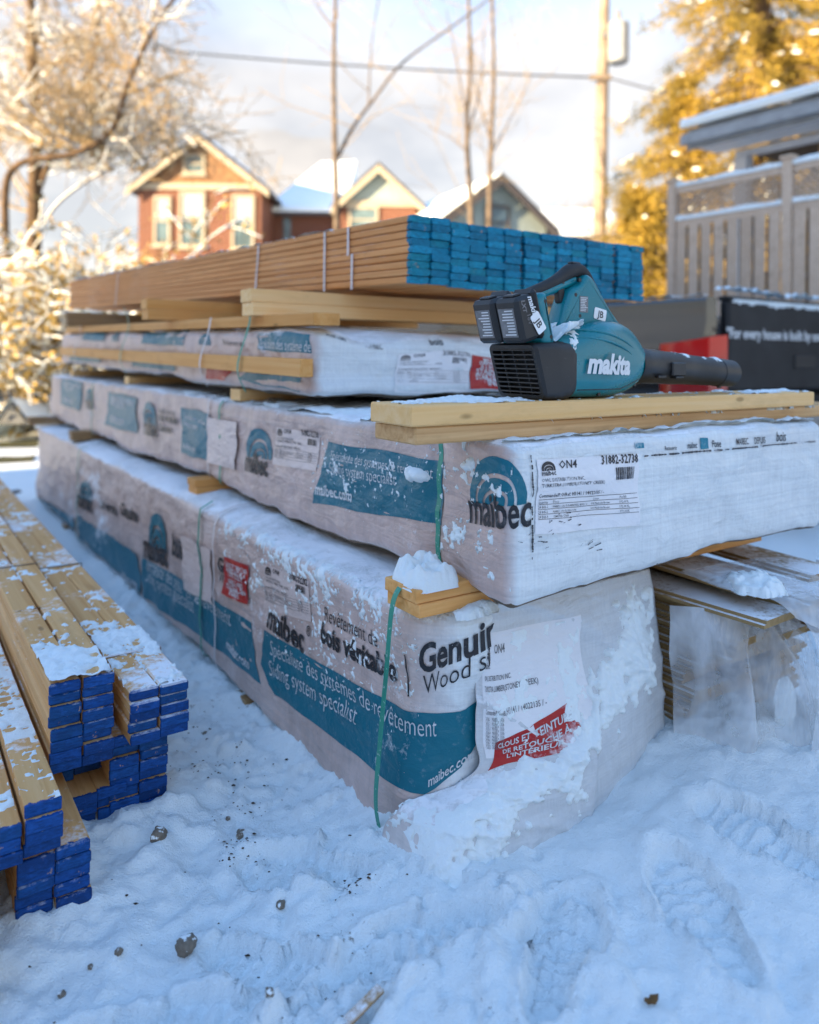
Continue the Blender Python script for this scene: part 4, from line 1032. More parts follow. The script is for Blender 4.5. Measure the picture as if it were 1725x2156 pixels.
pm.B(Base_Color=(0.80, 0.84, 0.88, 1), Roughness=0.10, Normal=pm.bump(gl, 0.6, 0.025),
     Alpha=pm.rng(pm.math('ADD', pm.math('MULTIPLY', gl, 0.5), pm.math('MULTIPLY', fr_, 0.6)), 0.42, 0.78, 0.20, 0.74))
pm.b.inputs['Specular IOR Level'].default_value = 0.75
PLASTIC = pm.mat
def plastic(ctrl, n, amp, seed, name='plastic_wrap'):
    P = patch([[np.array(p) for p in r] for r in ctrl], n*2)
    a, b, z = P[...,0], P[...,1], P[...,2]
    d = amp*(fbm(b*6+a*5, z*5, a*4, seed, 2) + 1.2*(1-np.abs(noise(b*13 + z*2, z*1.2 - b*3, a*5, seed+3)))**4 + 0.6*(1-np.abs(noise(b*7 - z*5, z*3, a*5, seed+5)))**6)
    mb = MB(); mb.grid(W(a - d, b + 0.3*d, z + 0.25*d)); return mk(name, mb, PLASTIC, ko, smooth=True)
plastic([[(.075,.545,.41),(.03,.585,.41),(-.02,.63,.40),(-.03,.70,.385),(-.05,.76,.37),(-.02,.84,.38),(.0,.93,.38)], [(.07,.548,.28),(-.0,.585,.28),(-.09,.63,.27),(-.05,.70,.26),(-.13,.77,.25),(-.06,.85,.26),(-.05,.95,.26)],
         [(.065,.55,.14),(-.0,.585,.14),(-.10,.62,.13),(-.09,.71,.12),(-.15,.78,.13),(-.07,.87,.12),(-.06,.97,.12)], [(.06,.55,-.02),(.0,.60,-.02),(-.09,.63,-.02),(-.08,.72,-.02),(-.13,.80,-.02),(-.05,.88,-.02),(-.04,.99,-.02)]], 11, 0.016, 5)
plastic([[(-.10,.74,.44),(-.12,.80,.452),(-.10,.88,.45)], [(-.18,.74,.36),(-.20,.80,.35),(-.16,.88,.36)], [(-.18,.75,.21),(-.19,.80,.19),(-.15,.86,.20)], [(-.17,.75,.05),(-.18,.79,.03),(-.14,.84,.03)]], 14, 0.016, 15)
plastic([[(-.05,.88,.462),(-.08,1.0,.462),(.02,1.12,.45)], [(-.14,.90,.34),(-.16,1.04,.30),(-.06,1.20,.28)], [(-.14,.95,.16),(-.18,1.10,.13),(-.08,1.30,.10)], [(-.13,.98,.01),(-.16,1.14,.01),(-.05,1.36,.01)]], 16, 0.026, 25)
plastic([[(.10,.62,.475),(.08,.74,.478),(.06,.90,.476)], [(-.02,.62,.465),(-.06,.74,.468),(-.08,.92,.468)], [(-.12,.66,.455),(-.20,.78,.44),(-.20,.92,.44)], [(-.15,.68,.42),(-.24,.79,.37),(-.23,.90,.39)]], 14, 0.014, 35)
snow_patch('snow_patch', lambda u, v, t: W(u, v, 0.466 + t), np.arange(-.16, .10, .005), np.arange(.62, .80, .005), lambda u, v: 0.7 - ((u+.05)/.09)**2 - ((v-.70)/.08)**2, 0.026, 'snow lying on the jutting siding boards of the opened pack', 71, fine=0.25)
snow_patch('snow_patch', lambda u, v, t: W(-0.085 - t, u, v), np.arange(.74, .86, .005), np.arange(.06, .27, .005), lambda u, v: 0.45 - ((u-.80)/.045)**2*0.6 - ((v-.17)/.09)**2*0.7, 0.03, 'block of snow caught inside the hanging plastic strip', 75, lump=14, fine=0.06, gain=0.5)

# ------------------------------------------------------------------ snow on the stack
snow_patch('snow_patch', lambda u, v, t: flap_xyz(flap_uv(u, v), t), np.arange(.05, .98, .0065), np.arange(.02, .97, .006),
           lambda u, v: 0.40 - np.abs((v - 0.97 + 0.90*(u-0.06)))*3.3 - 0.10*sstep(.30, .05, v), 0.020, 'band of snow clinging slantwise to the torn flap', 81, lump=26, fine=0.3)
snow_patch('snow_patch', lambda u, v, t: flap_xyz(flap_uv(u, v), t), np.arange(.0, .60, .006), np.arange(.58, 1.0, .005),
           lambda u, v: 0.12 - np.abs(v - 0.82)*1.5 - sstep(.30, .55, u)*0.5, 0.012, 'crusted snow on the lower corner of the torn flap', 83, lump=34, fine=0.35)
snow_patch('snow_patch', lambda u, v, t: flap_xyz(flap_uv(u, v), t), np.arange(.12, .60, .006), np.arange(.10, .50, .006),
           lambda u, v: -0.02 - 0.3*sstep(.4, .2, u)*sstep(.3, .2, v), 0.004, 'powder snow hiding part of the label on the torn flap', 84, lump=40, fine=0.35)
def pside(pk, s, t, l): return pk.surf(pk.per(s, t), l)
def pxs(pk, u, v): return pk.px(u, v)
_c = PK2.px(880, 1003); _d = PK2.px(690, 1045)
snow_patch('snow_patch', lambda u, v, t: pside(PK2, u, v, t), np.arange(.24, .50, .0045), np.arange(.06, .26, .0045),
           lambda u, v: 0.60 - ((u-_c[0])/.060)**2 - ((v-_c[1]-.004)/.024)**2, 0.024, 'lump of snow on the teal print beside the green strap', 85, lump=34, fine=0.2, gain=0.5)
snow_patch('snow_patch', lambda u, v, t: pside(PK2, u, v, t), np.arange(.24, .85, .0036), np.arange(.04, .28, .0036),
           lambda u, v: -0.10 - np.abs(v - (_c[1] + 0.0 - (u-_c[0])*0.10))*5.0 - 0.35*np.abs(u-.55), 0.005, 'wind-blown dusting of snow streaked over the teal print', 86, lump=90, fine=0.55, gain=0.8)
snow_patch('snow_patch', lambda u, v, t: pside(PK2, u, v, t), np.arange(.0, .25, .004), np.arange(.02, .29, .004),
           lambda u, v: -0.12 - 0.25*np.abs(np.sin(v*24+u*9)) , 0.009, 'snow clinging to creases round the arch emblem', 87, lump=50, fine=0.4)
snow_patch('snow_patch', lambda u, v, t: pside(PK1, u, v, t), np.arange(.05, 1.15, .005), np.arange(.22, .51, .0045),
           lambda u, v: -0.10 + 0.26*sstep(.42, .50, v) - 0.5*np.abs(u-.50)*1.1 - 0.25*sstep(.36, .26, v), 0.005, 'snow dusted over the lettering on the bottom pack', 88, lump=90, fine=0.5)
snow_patch('snow_patch', lambda u, v, t: PK2.surf(np.stack([u, v, 0*u+PK2.z1], -1), t), np.arange(.02, 2.2, .014), np.arange(.01, 1.12, .014),
           lambda u, v: 0.25 + 0.25*sstep(.06, .02, u) - 0.5*sstep(1.4, 2.2, u) - 1.6*sstep(.035, .06, u)*sstep(.24, .21, u)*sstep(1.1, .6, v), 0.014, 'snow over the top of the middle pack', 89, fine=0.25)
snow_patch('snow_patch', lambda u, v, t: W(0.185 + 0.060*u, -0.078 + 0.060*v, 0.5415 + t), np.linspace(-1.25, 1.25, 56), np.linspace(-1.25, 1.25, 56),
           lambda u, v: 0.98 - np.abs(u)**4 - np.abs(v)**4, 0.044, 'thick cap of snow on the end of the spacer boards', 90, lump=24, gain=0.55, fine=0.10)
snow_patch('snow_patch', lambda u, v, t: W(u, v, 0.486 + t), np.arange(.02, .13, .005), np.arange(-.06, .10, .005), lambda u, v: 0.5 - ((u-.115)/.03)**2 - ((v+.01)/.07)**2, 0.020, 'snow wedged in front of the spacer boards', 91)
snow_patch('snow_patch', lambda u, v, t: W(u, v, 0.9088 + t), np.arange(.055, .187, .004), np.arange(-.20, 1.16, .006),
           lambda u, v: -0.12 + 0.75*np.exp(-((v+.02)/.07)**2)*sstep(.06, .12, u) + 0.12*sstep(.4, .9, v), 0.010, 'patch of powder snow on the upper plank beside the blower', 92, fine=0.3)
snow_patch('snow_patch', lambda u, v, t: W(u, v, 0.8688 + t), np.arange(.0625, .10, .003), np.arange(.15, 1.3, .005), lambda u, v: 0.0 - 0.05*np.abs(v-.8) - sstep(.066, .058, u)*0.1 , 0.004, 'thin snow on the bark edge of the lower plank', 93, fine=0.3)

# ------------------------------------------------------------------ blue-ended board piles on the other side
W2, T2_ = 0.0632, 0.0232
def blue_mesh(seed, L=4.27):
    r_ = random.Random(seed); mb = MB(); mb.box((0, 0, 0), (L, W2-0.0012, T2_-0.0008), ch=0.0016 if seed < 2 else 0.0035)
    me = bpy.data.meshes.new('board'); me.from_pydata(mb.v, [], mb.f); me.materials.append(PINE_BLUE)
    bm = bmesh.new(); bm.from_mesh(me); bmesh.ops.recalc_face_normals(bm, faces=bm.faces); bm.to_mesh(me); bm.free(); return me
bmesh_ = [blue_mesh(i) for i in range(3)]
rb = random.Random(31)
def blue_pile(label, cols, a0, z0, n, jit=0.010, straps=(), slope=-0.006):
    """cols = low-b edges of the columns"""
    z_b = z0 if not hasattr(n, '__len__') else z0
    k = empty('lumber_bundle', W(a0+2.1, cols[0]+W2, z0), label, 'lumber bundle', 'blue-ended board piles on the snow')
    nn = n if hasattr(n, '__len__') else [n]*len(cols)
    for c_, b_ in enumerate(cols):
        for i in range(nn[c_]):
            put_board(rb.choice(bmesh_), k, a0 + rb.uniform(-jit, jit), b_ + rb.uniform(-0.002, 0.002), z0 + i*T2_ + 0.0006*c_, W2, rb.uniform(-0.0006, 0.0006), slope)
    for s_, mt in straps:
        zt = z0 + max(nn)*T2_ + 0.0015 + s_*slope; bb = np.linspace(cols[0]-0.004, cols[-1]+W2+0.004, 8)
        P = [W(a0+s_, cols[0]-0.004, z) for z in np.linspace(z0 + s_*slope, zt, 4)] + [W(a0+s_, b, zt) for b in bb] + [W(a0+s_, cols[-1]+W2+0.004, z) for z in np.linspace(zt, z0+s_*slope, 4)]
        N = [-B]*4 + [np.array([0,0,1.0])]*8 + [B]*4
        ribbon('strap', P, N, 0.010, mt, k)
    return k
blue_pile('tall blue-ended pile with snowy top, strapped in black', (-0.702, -0.638), 0.645, 0.120, 8, straps=((1.05, STRAP_BLACK),))
blue_pile('dark set-back boards under the snowy-topped blue-ended pile', (-0.70, -0.636), 0.735, 0.0545, (2, 2), slope=-0.004)
blue_pile('low blue-ended pile on the snow, dark boards above it', (-0.668, -0.603), 0.66, -0.040, 4, slope=-0.004)
blue_pile('upper strapped bundle of blue-ended boards jutting out beside the path', (-0.552, -0.487), 0.60, 0.156, 5, straps=((0.23, STRAP_WHITE), (1.15, STRAP_BLACK)))
blue_pile('lower blue-ended pile rising from the snow beside the path', (-0.578, -0.5135), 0.665, -0.054, 9, slope=-0.006)
blue_pile('upper blue-ended boards of the foremost pile, dusted all over with snow', (-0.845, -0.7785), 0.43, 0.090, (3, 4), 0.008)
blue_pile('lower blue-ended boards of the foremost pile with snow clots on the ends', (-0.79, -0.7255), 0.44, -0.030, 5, 0.008)
blue_pile('boards beyond the foremost pile with their ends cut off from view', (-1.00, -0.936, -0.90), 0.30, -0.03, (6, 6, 6), 0.008)
snow_patch('snow_patch', lambda u, v, t: W(u, v, 0.120 + 8*T2_ + t - (u-.65)*0.006), np.arange(.648, 1.2, .007), np.arange(-.702, -.575, .006),
           lambda u, v: 0.42 - sstep(.82, 0.98, u)*0.85, 0.014, 'thick snow on the near top of the tall blue-ended pile', 95, fine=0.3, lump=36)
snow_patch('snow_patch', lambda u, v, t: W(u, v, 0.156 + 5*T2_ + t - (u-.6)*0.006), np.arange(.61, 1.25, .007), np.arange(-.552, -.424, .006),
           lambda u, v: -0.12 + 0.5*np.exp(-((u-.93)/.09)**2) - sstep(1.0, 1.2, u)*0.2, 0.009, 'snow drifted on the strapped jutting bundle', 96, fine=0.45, lump=50)
snow_patch('snow_patch', lambda u, v, t: W(u, v, 0.090 + 3*T2_ + t - (u-.43)*0.006), np.arange(.435, 2.2, .008), np.arange(-.845, -.784, .006),
           lambda u, v: -0.22 + 0.42*sstep(.55, .85, u), 0.005, 'snow dusting on the lower column of the foremost pile', 97, fine=0.4, lump=50)
snow_patch('snow_patch', lambda u, v, t: W(u, v, 0.090 + 4*T2_ + t - (u-.43)*0.006), np.arange(.435, 2.2, .008), np.arange(-.777, -.716, .006),
           lambda u, v: -0.20 + 0.42*sstep(.55, .85, u), 0.005, 'snow dusting on the higher column of the foremost pile', 197, fine=0.4, lump=50)
snow_patch('snow_patch', lambda u, v, t: W(u, v, 0.120 + 8*T2_ + t - (u-.65)*0.006), np.arange(1.2, 4.5, .02), np.arange(-.702, -.575, .01),
           lambda u, v: -0.30 + 0*u, 0.006, 'thin snow further back on the tall blue-ended pile', 99, fine=0.4, lump=40)
snow_patch('snow_patch', lambda u, v, t: W(u, v, 0.156 + 5*T2_ + t - (u-.6)*0.006), np.arange(1.2, 4.5, .02), np.arange(-.552, -.424, .01),
           lambda u, v: -0.25 + 0*u, 0.006, 'thin snow further back on the strapped bundle', 100, fine=0.4, lump=40)

# ------------------------------------------------------------------ leaf blower
BO = W(0.13, 0.13, 0.9095)
BYAW = 0.0
bx_ = B*math.cos(BYAW) + A*math.sin(BYAW); by_ = A*math.cos(BYAW) - B*math.sin(BYAW); bz_ = np.array([0, 0, 1.0])
BF = (BO, bx_, by_, bz_)
def L(x, y, z): return BO + np.asarray(x)[..., None]*bx_ + np.asarray(y)[..., None]*by_ + np.asarray(z)[..., None]*bz_ if np.ndim(x) else BO + x*bx_ + y*by_ + z*bz_
def plast(name, col, rough, var=0.06, fleck=0.0):
    m = NB(name); p = m.pos(); f = m.noise(p, 9, 5); s1 = m.noise(p, 420, 2); sc1 = m.noise(m.mapv(p, scale=(6, 6, 40)), 9, 4, 0.7)
    c = m.mix(m.rng(f, 0.4, 0.7, 0, 0.5), col, tuple(x*(1-var*3) for x in col))
    c = m.mix(m.rng(sc1, 0.66, 0.74, 0, 0.18), c, (0.5, 0.52, 0.54))
    m.B(Base_Color=c, Roughness=m.rng(f, 0.3, 0.7, rough*0.85, rough*1.2), Normal=m.bump(s1, 0.12, 0.0008)); return m.mat
TEALP = plast('blower_teal_plastic', (0.002, 0.185, 0.225), 0.27)
BLKP = plast('blower_black_plastic', (0.016, 0.016, 0.017), 0.5)
BLKG = plast('blower_grip_rubber', (0.022, 0.021, 0.021), 0.7)
GREYL = simple('rating_plate', (0.20, 0.20, 0.21), 0.45, var=0.2, scale=60)
WHITEP = simple('white_print', (0.70, 0.72, 0.73), 0.45, var=0.03)
STICK = simple('sticker_white', (0.80, 0.82, 0.83), 0.4, var=0.04)
INKB = simple('sticker_ink', (0.02, 0.02, 0.024), 0.5, var=0.1)
bl = empty('leaf_blower', BO, 'teal and black cordless leaf blower with two batteries standing on the planks', 'leaf blower')
def smooth_closed(pts, n=6):
    P = np.array(pts, float); Q = np.concatenate([P[-1:], P, P[:2]]); out = []
    for i in range(len(P)):
        p0, p1, p2, p3 = Q[i:i+4]
        for t in np.linspace(0, 1, n, endpoint=False):
            out.append(0.5*((2*p1) + (p2-p0)*t + (2*p0-5*p1+4*p2-p3)*t*t + (3*p1-p0-3*p2+p3)*t**3))
    return np.array(out)
def inset(P, d):
    n_ = len(P); out = np.zeros_like(P); area = 0.5*np.sum(P[:,0]*np.roll(P[:,1], -1) - np.roll(P[:,0], -1)*P[:,1]); sg = 1 if area > 0 else -1
    e = np.roll(P, -1, 0) - np.roll(P, 1, 0); nn = np.stack([-e[:,1], e[:,0]], -1)*sg; nn /= np.linalg.norm(nn, axis=1, keepdims=True)+1e-12
    return P + nn*d
def pillow(name, outline, half, rnd, mat, parent, y0=0.0, steps=6, taper=None, flat=0.0):
    """thick rounded slab over a side outline (x, z)"""
    mb = MB(); lay = []
    th = np.linspace(-math.pi/2, math.pi/2, 2*steps+1)
    for t in th:
        ins = rnd*(1-math.cos(t)); y = math.sin(t)*rnd + (half-rnd)*np.sign(math.sin(t)) if abs(math.sin(t)) > 1e-6 else 0.0
        lay.append((ins, y))
    n_ = len(outline); V = []
    for ins, y in lay:
        q = inset(outline, ins)
        hx = 1.0 if taper is None else taper(q)
        V += list(L(q[:,0], y0 + y*hx + 0*q[:,0], q[:,1]))
    k = len(lay); F = [tuple(range(n_-1, -1, -1)), tuple((k-1)*n_+i for i in range(n_))]
    for j in range(k-1): F += [(j*n_+i, j*n_+(i+1) % n_, (j+1)*n_+(i+1) % n_, (j+1)*n_+i) for i in range(n_)]
    mb.add(V, F); return shade_auto(fixn(mk(name, mb, mat, parent)), 40)
# fan housing: wide at the intake, drawn in towards the tube
ol = smooth_closed([(.10,.003),(.17,.0015),(.235,.003),(.30,.012),(.345,.032),(.372,.060),(.376,.095),(.355,.124),(.315,.155),(.26,.172),(.20,.172),(.15,.160),(.085,.140),(.045,.128),(.025,.07),(.045,.008)], 5)
def tap(q): return 1.0 - 0.42*sstep(.16, .375, q[:,0])*1.0
hs = pillow('fan_housing', ol, 0.074, 0.040, TEALP, bl, 0, 7, tap)
# intake housing (black) in sections along x, slanted rear
def rrect(hw, z0, z1, r, n=5):
    out = []
    for (cy, cz, a0) in ((hw-r, z1-r, 0), (-hw+r, z1-r, 90), (-hw+r, z0+r, 180), (hw-r, z0+r, 270)):
        for k in range(n): an = math.radians(a0 + 90*k/(n-1)); out.append((cy + r*math.cos(an), cz + r*math.sin(an)))
    return np.array(out)
def slant(z): return -0.032 + 0.30*max(0.0, 0.112-z) if z < .112 else -0.032
mb = MB(); secs = []
for (x, hw, z0, z1, r, fol) in ((0.0, .070, .003, .114, .012, 1), (0.006, .076, .0005, .118, .016, 1), (.045, .078, 0.0, .122, .018, 0.6), (.078, .079, 0.0, .126, .03, 0.2), (.090, .074, .004, .124, .03, 0)):
    q = rrect(hw, z0, z1, r)
    secs.append([L(x + slant(p[1])*fol + (0 if fol else 0), p[0], p[1]) for p in q])
n_ = len(secs[0]); V = [p for s_ in secs for p in s_]; F = []
for j in range(len(secs)-1): F += [(j*n_+i, j*n_+(i+1) % n_, (j+1)*n_+(i+1) % n_, (j+1)*n_+i) for i in range(n_)]
# recessed inner face
inn_ = rrect(.062, .010, .106, .010); V += [L(0.0+slant(p[1]), p[0], p[1]) for p in inn_]; V += [L(0.028+slant(p[1]), p[0], p[1]) for p in inn_]
k = len(secs)*n_; F += [(i, (i+1) % n_, k+(i+1) % n_, k+i) for i in range(n_)]; F += [(k+i, k+(i+1) % n_, k+n_+(i+1) % n_, k+n_+i) for i in range(n_)]; F.append(tuple(k+n_+i for i in range(n_)))
F.append(tuple((len(secs)-1)*n_+i for i in range(n_)))
mb.add(V, F); ih = shade_auto(fixn(mk('intake_housing', mb, BLKP, bl)), 40)
for i in range(10):
    z = 0.014 + i*0.0098; x = slant(z+.003)
    mb = MB(); mb.box((x-0.001, -.063, z), (x+0.012, .063, z+0.0036), BF, ch=0.0008); mk('grille_slat', mb, BLKP, ih)
for y in (-.034, 0.0, .034):
    mb = MB(); P = [L(slant(z)+.004, y, z) for z in np.linspace(.010, .107, 8)]; mb.tube(P, 0.0028, 6); mk('grille_bar', mb, BLKP, ih)
# tube
mb = MB(); xs_ = [(.352,.0445),(.362,.0455),(.378,.0455),(.380,.043),(.435,.0425),(.437,.0415),(.52,.0402),(.523,.0392),(.69,.0362),(.692,.0378),(.722,.0368),(.757,.0358),(.7585,.034)]
def axz(x): return 0.0735 - 0.055*(x-.352)
mb.tube([L(x, 0, axz(x)) for x, r in xs_], [r for x, r in xs_], 32, cap=False)
mb.tube([L(x, 0, axz(x)) for x in (.757, .72, .62)], [.0335, .0325, .032], 32, cap=True)
tb_ = shade_auto(fixn(mk('blower_tube', mb, BLKP, bl)), 35)
mb = MB(); mb.box((.452, -.0475, axz(.48)-.020), (.505, -.036, axz(.48)+.014), BF, ch=0.003); mk('tube_latch', mb, BLKP, tb_)
mb = MB(); mb.box((.462, -.0490, axz(.48)-.026), (.492, -.030, axz(.48)-.0205), BF, ch=0.0015); mk('tube_latch', mb, BLKP, tb_)
mb = MB(); mb.box((.40, -.0455, axz(.41)-.028), (.43, -.034, axz(.41)-.022), BF, ch=0.001); mk('tube_lug', mb, BLKP, tb_)
mb = MB(); mb.box((.705, -.004, axz(.71)-.042), (.715, .004, axz(.71)-.035), BF, ch=0.001); mk('tube_lug', mb, BLKP, tb_)
# handle: teal frame with an opening, dark grip over the top
fr1 = smooth_closed([(.098,.150),(.098,.180),(.114,.220),(.126,.240),(.148,.252),(.160,.262),(.173,.276),(.193,.270),(.216,.245),(.250,.205),(.290,.165),(.28,.145),(.20,.14)], 4)
pillow('handle_frame', fr1, 0.026, 0.012, TEALP, bl, 0, 4)
fr2 = smooth_closed([(-.020,.205),(-.008,.222),(.012,.221),(.020,.185),(.034,.138),(.034,.116),(.0,.116),(-.008,.165)], 4)
pillow('battery_mount', fr2, 0.066, 0.014, TEALP, bl, 0, 4)
gpts = cmr([np.array(p) for p in ((-.006,.220),(.030,.234),(.072,.250),(.110,.268),(.138,.284),(.166,.291),(.190,.282),(.208,.262),(.226,.238))], 6)
mb = MB(); mb.tube([L(x, 0, z-0.004) for x, z in gpts], [0.0125+0.005*math.exp(-((i-26)/8)**2) for i in range(len(gpts))], 14, sq=1.0)
hg = mk('handle_grip', mb, BLKG, bl, smooth=True)
lpts = cmr([np.array(p) for p in ((.004,.217),(.050,.229),(.092,.243),(.124,.255),(.155,.266))], 6)
mb = MB(); mb.tube([L(x, 0, z-0.002) for x, z in lpts], 0.0115, 12, sq=1.0); mk('grip_underside', mb, TEALP, bl, smooth=True)
tg = smooth_closed([(.098,.240),(.116,.245),(.120,.228),(.113,.210),(.105,.212),(.102,.228)], 4); pillow('trigger', tg, 0.009, 0.004, BLKP, bl, 0, 3)
mb = MB(); mb.box((.142, -.008, .2985), (.172, .008, .3045), BF, ch=0.003); mk('speed_dial', mb, BLKP, hg)
# batteries
def battery(yc):
    """pack hung on the rear, leaning back"""
    an = math.radians(16); ex = bx_*math.cos(an) + bz_*math.sin(an); ez = -bx_*math.sin(an) + bz_*math.cos(an)
    o_ = L(-0.058, yc, .112) ; fr = (o_, ex, by_, ez)
    mb = MB(); hw, H, D = .0345, .106, .068
    for (x0, x1, z0, z1, g) in ((0, .052, .004, .098, 0), (.050, D, 0.0, H, -.001)):
        mb.box((x0, -hw-g, z0), (x1, hw+g, z1), fr, ch=0.008)
    o = shade_auto(fixn(mk('battery', mb, BLKP, bl)), 30)
    mb = MB(); mb.box((-.0012, -.023, .018), (.002, .023, .078), fr); pl = mk('rating_plate', mb, GREYL, o)
    mb = MB()
    rr_ = random.Random(int(yc*1000)+50)
    for i in range(9):
        z = .072 - i*.0062; mb.box((-.0019, -.019, z), (-.0012, -.019 + rr_.uniform(.018, .037), z+.0022), fr)
    o2 = mk('plate_print', mb, WHITEP, pl); o2['kind'] = 'stuff'
    mb = MB(); mb.box((.012, -.018, .0975), (.034, .018, .103), fr, ch=0.002); mk('release_button', mb, BLKP, o)
    return fr, o
fn_, bnear = battery(-0.0370); ff_, bfar = battery(0.0370)
def flat_text(name, body, org, ex, ez, size, mat, parent, bold=0.0, shear=0.0, lift=(0,0,0), surf=None, cut=0.03):
    v, f = text2d(body, bold, shear, 1.0, 3); V, Fc = (cut2d(v, f, cut/size) if surf else (v, f))
    mb = MB(); P = [np.array(org) + p[0]*size*np.array(ex) + p[1]*size*np.array(ez) for p in V]
    if surf: P = [surf(p) for p in P]
    mb.add(P, Fc); return mk(name, mb, mat, parent)
o_, ex_, ey_, ez_ = fn_
def bside(x, z, d=.0352): return np.array(o_) + x*ex_ - d*by_ + z*ez_
flat_text('maker_lettering', 'makita', bside(.032, .094, .0360), -ez_*0.95 + ex_*0.12, ex_, .019, WHITEP, bnear, 0.03, 0.15)
flat_text('voltage_lettering', '18V', bside(.022, .058, .0352), -ez_, ex_, .015, GREYL, bnear, 0.0)
flat_text('series_lettering', 'LXT', bside(.014, .090, .0352), -ez_, ex_, .014, GREYL, bnear, 0.03, 0.15)
def sticker(org, ex, ez, w_, h_, parent, nrm):
    q = rrect(w_/2, -h_/2, h_/2, 0.004, 4); mb = MB(); n0 = len(q)
    mb.add([np.array(org) + p[0]*ex + p[1]*ez for p in q] + [np.array(org) + p[0]*ex + p[1]*ez + nrm*0.0007 for p in q],
           [tuple(range(n0, 2*n0))] + [(i, (i+1) % n0, n0+(i+1) % n0, n0+i) for i in range(n0)])
    s_ = fixn(mk('initials_sticker', mb, STICK, parent))
    v, f = text2d('JB', 0.012); c = v.max(0)/2; sz = h_*0.82
    mb = MB(); mb.add([np.array(org) + nrm*0.0013 + ex*((p[0]-c[0])*sz*1.05) + ez*((p[1]-c[1])*sz) for p in v], f); mk('initials', mb, INKB, s_)
    return s_
mb = None
sticker(bside(.047, .036, .0362), (-ez_*0.94 + ex_*0.34), (ex_*0.94 + ez_*0.34), .044, .026, bnear, -by_)
# on the housing side, following its rounded flank
def flank(p):
    """push a point in the housing's side plane out to its surface"""
    d = p - BO; x, z = d @ bx_, d[2]
    q = ol; dist = np.min(np.linalg.norm(q - np.array([x, z]), axis=1)); r_ = 0.040
    ins = min(dist, r_); y = (0.074 - r_) + math.sqrt(max(0, r_*r_ - (r_-ins)**2)); y *= float(tap(np.array([[x, z]]))[0])
    return BO + x*bx_ - (y + 0.0006)*by_ + z*bz_
for dz, r_w in ((0.0, .0042), (-0.017, .0034)):          # moulded swages along the flank
    Q = cmr([np.array(p) for p in ((.085,.150+dz),(.14,.149+dz),(.20,.142+dz),(.26,.128+dz),(.315,.106+dz))], 8)
    mb = MB(); pts = [flank(L(x, 0, z)) + by_*0.0014 for x, z in Q]
    mb.tube(pts, [r_w*max(0.15, math.sin(math.pi*(i+0.6)/(len(pts)+0.2))) for i in range(len(pts))], 8); mk('swage_rib', mb, TEALP, hs, smooth=True)
Q = [(x, z) for x, z in ol if x > .10 and z < .03]; Q.sort()
mb = MB(); mb.tube([flank(L(x, 0, .020 + 0.25*max(0, x-.25))) + by_*0.0012 for x in np.linspace(.10, .335, 24)], 0.0013, 6); mk('seam_line', mb, BLKP, hs, smooth=True)
flat_text('maker_lettering', 'makita', L(.122, 0, .058), bx_*1.0 - bz_*0.03, bz_, .0600, WHITEP, hs, 0.045, 0.22, surf=flank, cut=0.006)
nn_ = -by_
sticker(L(.214, -.0268, .188), bx_*0.985 - bz_*0.17, bz_*0.985 + bx_*0.17, .040, .026, bl, nn_)
mb = MB(); mb.box((.148, -.0272, .190), (.174, -.0258, .226), (BO + bz_*0.0, bx_, by_, bz_)); plt_ = mk('rating_plate', mb, GREYL, bl)
mb = MB()
for i in range(9): mb.box((.150, -.0279, .193+i*.0036), (.150 + rr.uniform(.012, .022), -.0272, .1944+i*.0036), BF)
mk('plate_print', mb, WHITEP, plt_)['kind'] = 'stuff'
for (x, z, y) in ((.175,.010,None),(.325,.028,None),(.112,.256,-.0105),(.150,.262,-.0245),(.136,.228,-.0255),(.150,.182,-.0255),(.022,.132,-.0655),(.004,.205,-.0655),(.25,.185,-.0245)):
    if y is None: c_ = flank(L(x, 0, z)); y = (c_-BO) @ by_
    mb = MB(); mb.tube([L(x, y+.006, z), L(x, y-.0006, z)], [.0045, .0045], 10); mk('screw_recess', mb, BLKP, bl)
snow_patch('snow_patch', lambda u, v, t: L(u.ravel(), (v - t).ravel(), (.118 + 0.045*sstep(.03,.10,u)).ravel()).reshape(*u.shape, 3) + (bz_*t[..., None] if np.ndim(t) else 0), np.arange(.03, .13, .003), np.arange(-.062, .02, .003),
           lambda u, v: 0.30 - ((u-.07)/.05)**2*.5, 0.012, 'powder snow caught between battery and fan housing', 111, lump=60)
snow_patch('snow_patch', lambda u, v, t: L(u.ravel(), ((.041-.012*(u-.37))*np.sin(v) ).ravel(), (axz(u) + (.0405-.012*(u-.37) + t)*np.cos(v)).ravel()).reshape(*u.shape, 3), np.arange(.385, .69, .004), np.arange(-.75, .5, .06),
           lambda u, v: 0.10 - 0.25*np.abs(v+.1), 0.004, 'thin crust of snow along the top of the blower tube', 112, lump=70)
snow_patch('snow_patch', lambda u, v, t: np.array([flank(L(x, 0, z)) for x, z in zip(u.ravel(), v.ravel())]).reshape(*u.shape, 3) - by_*(t[..., None] if np.ndim(t) else t), np.arange(.065, .16, .003), np.arange(.10, .168, .003),
           lambda u, v: 0.10 - ((u-.085)/.05)**2*.3 - sstep(.15, .11, v)*.2, 0.005, 'snow grains stuck to the shoulder of the blower housing', 113, lump=80)
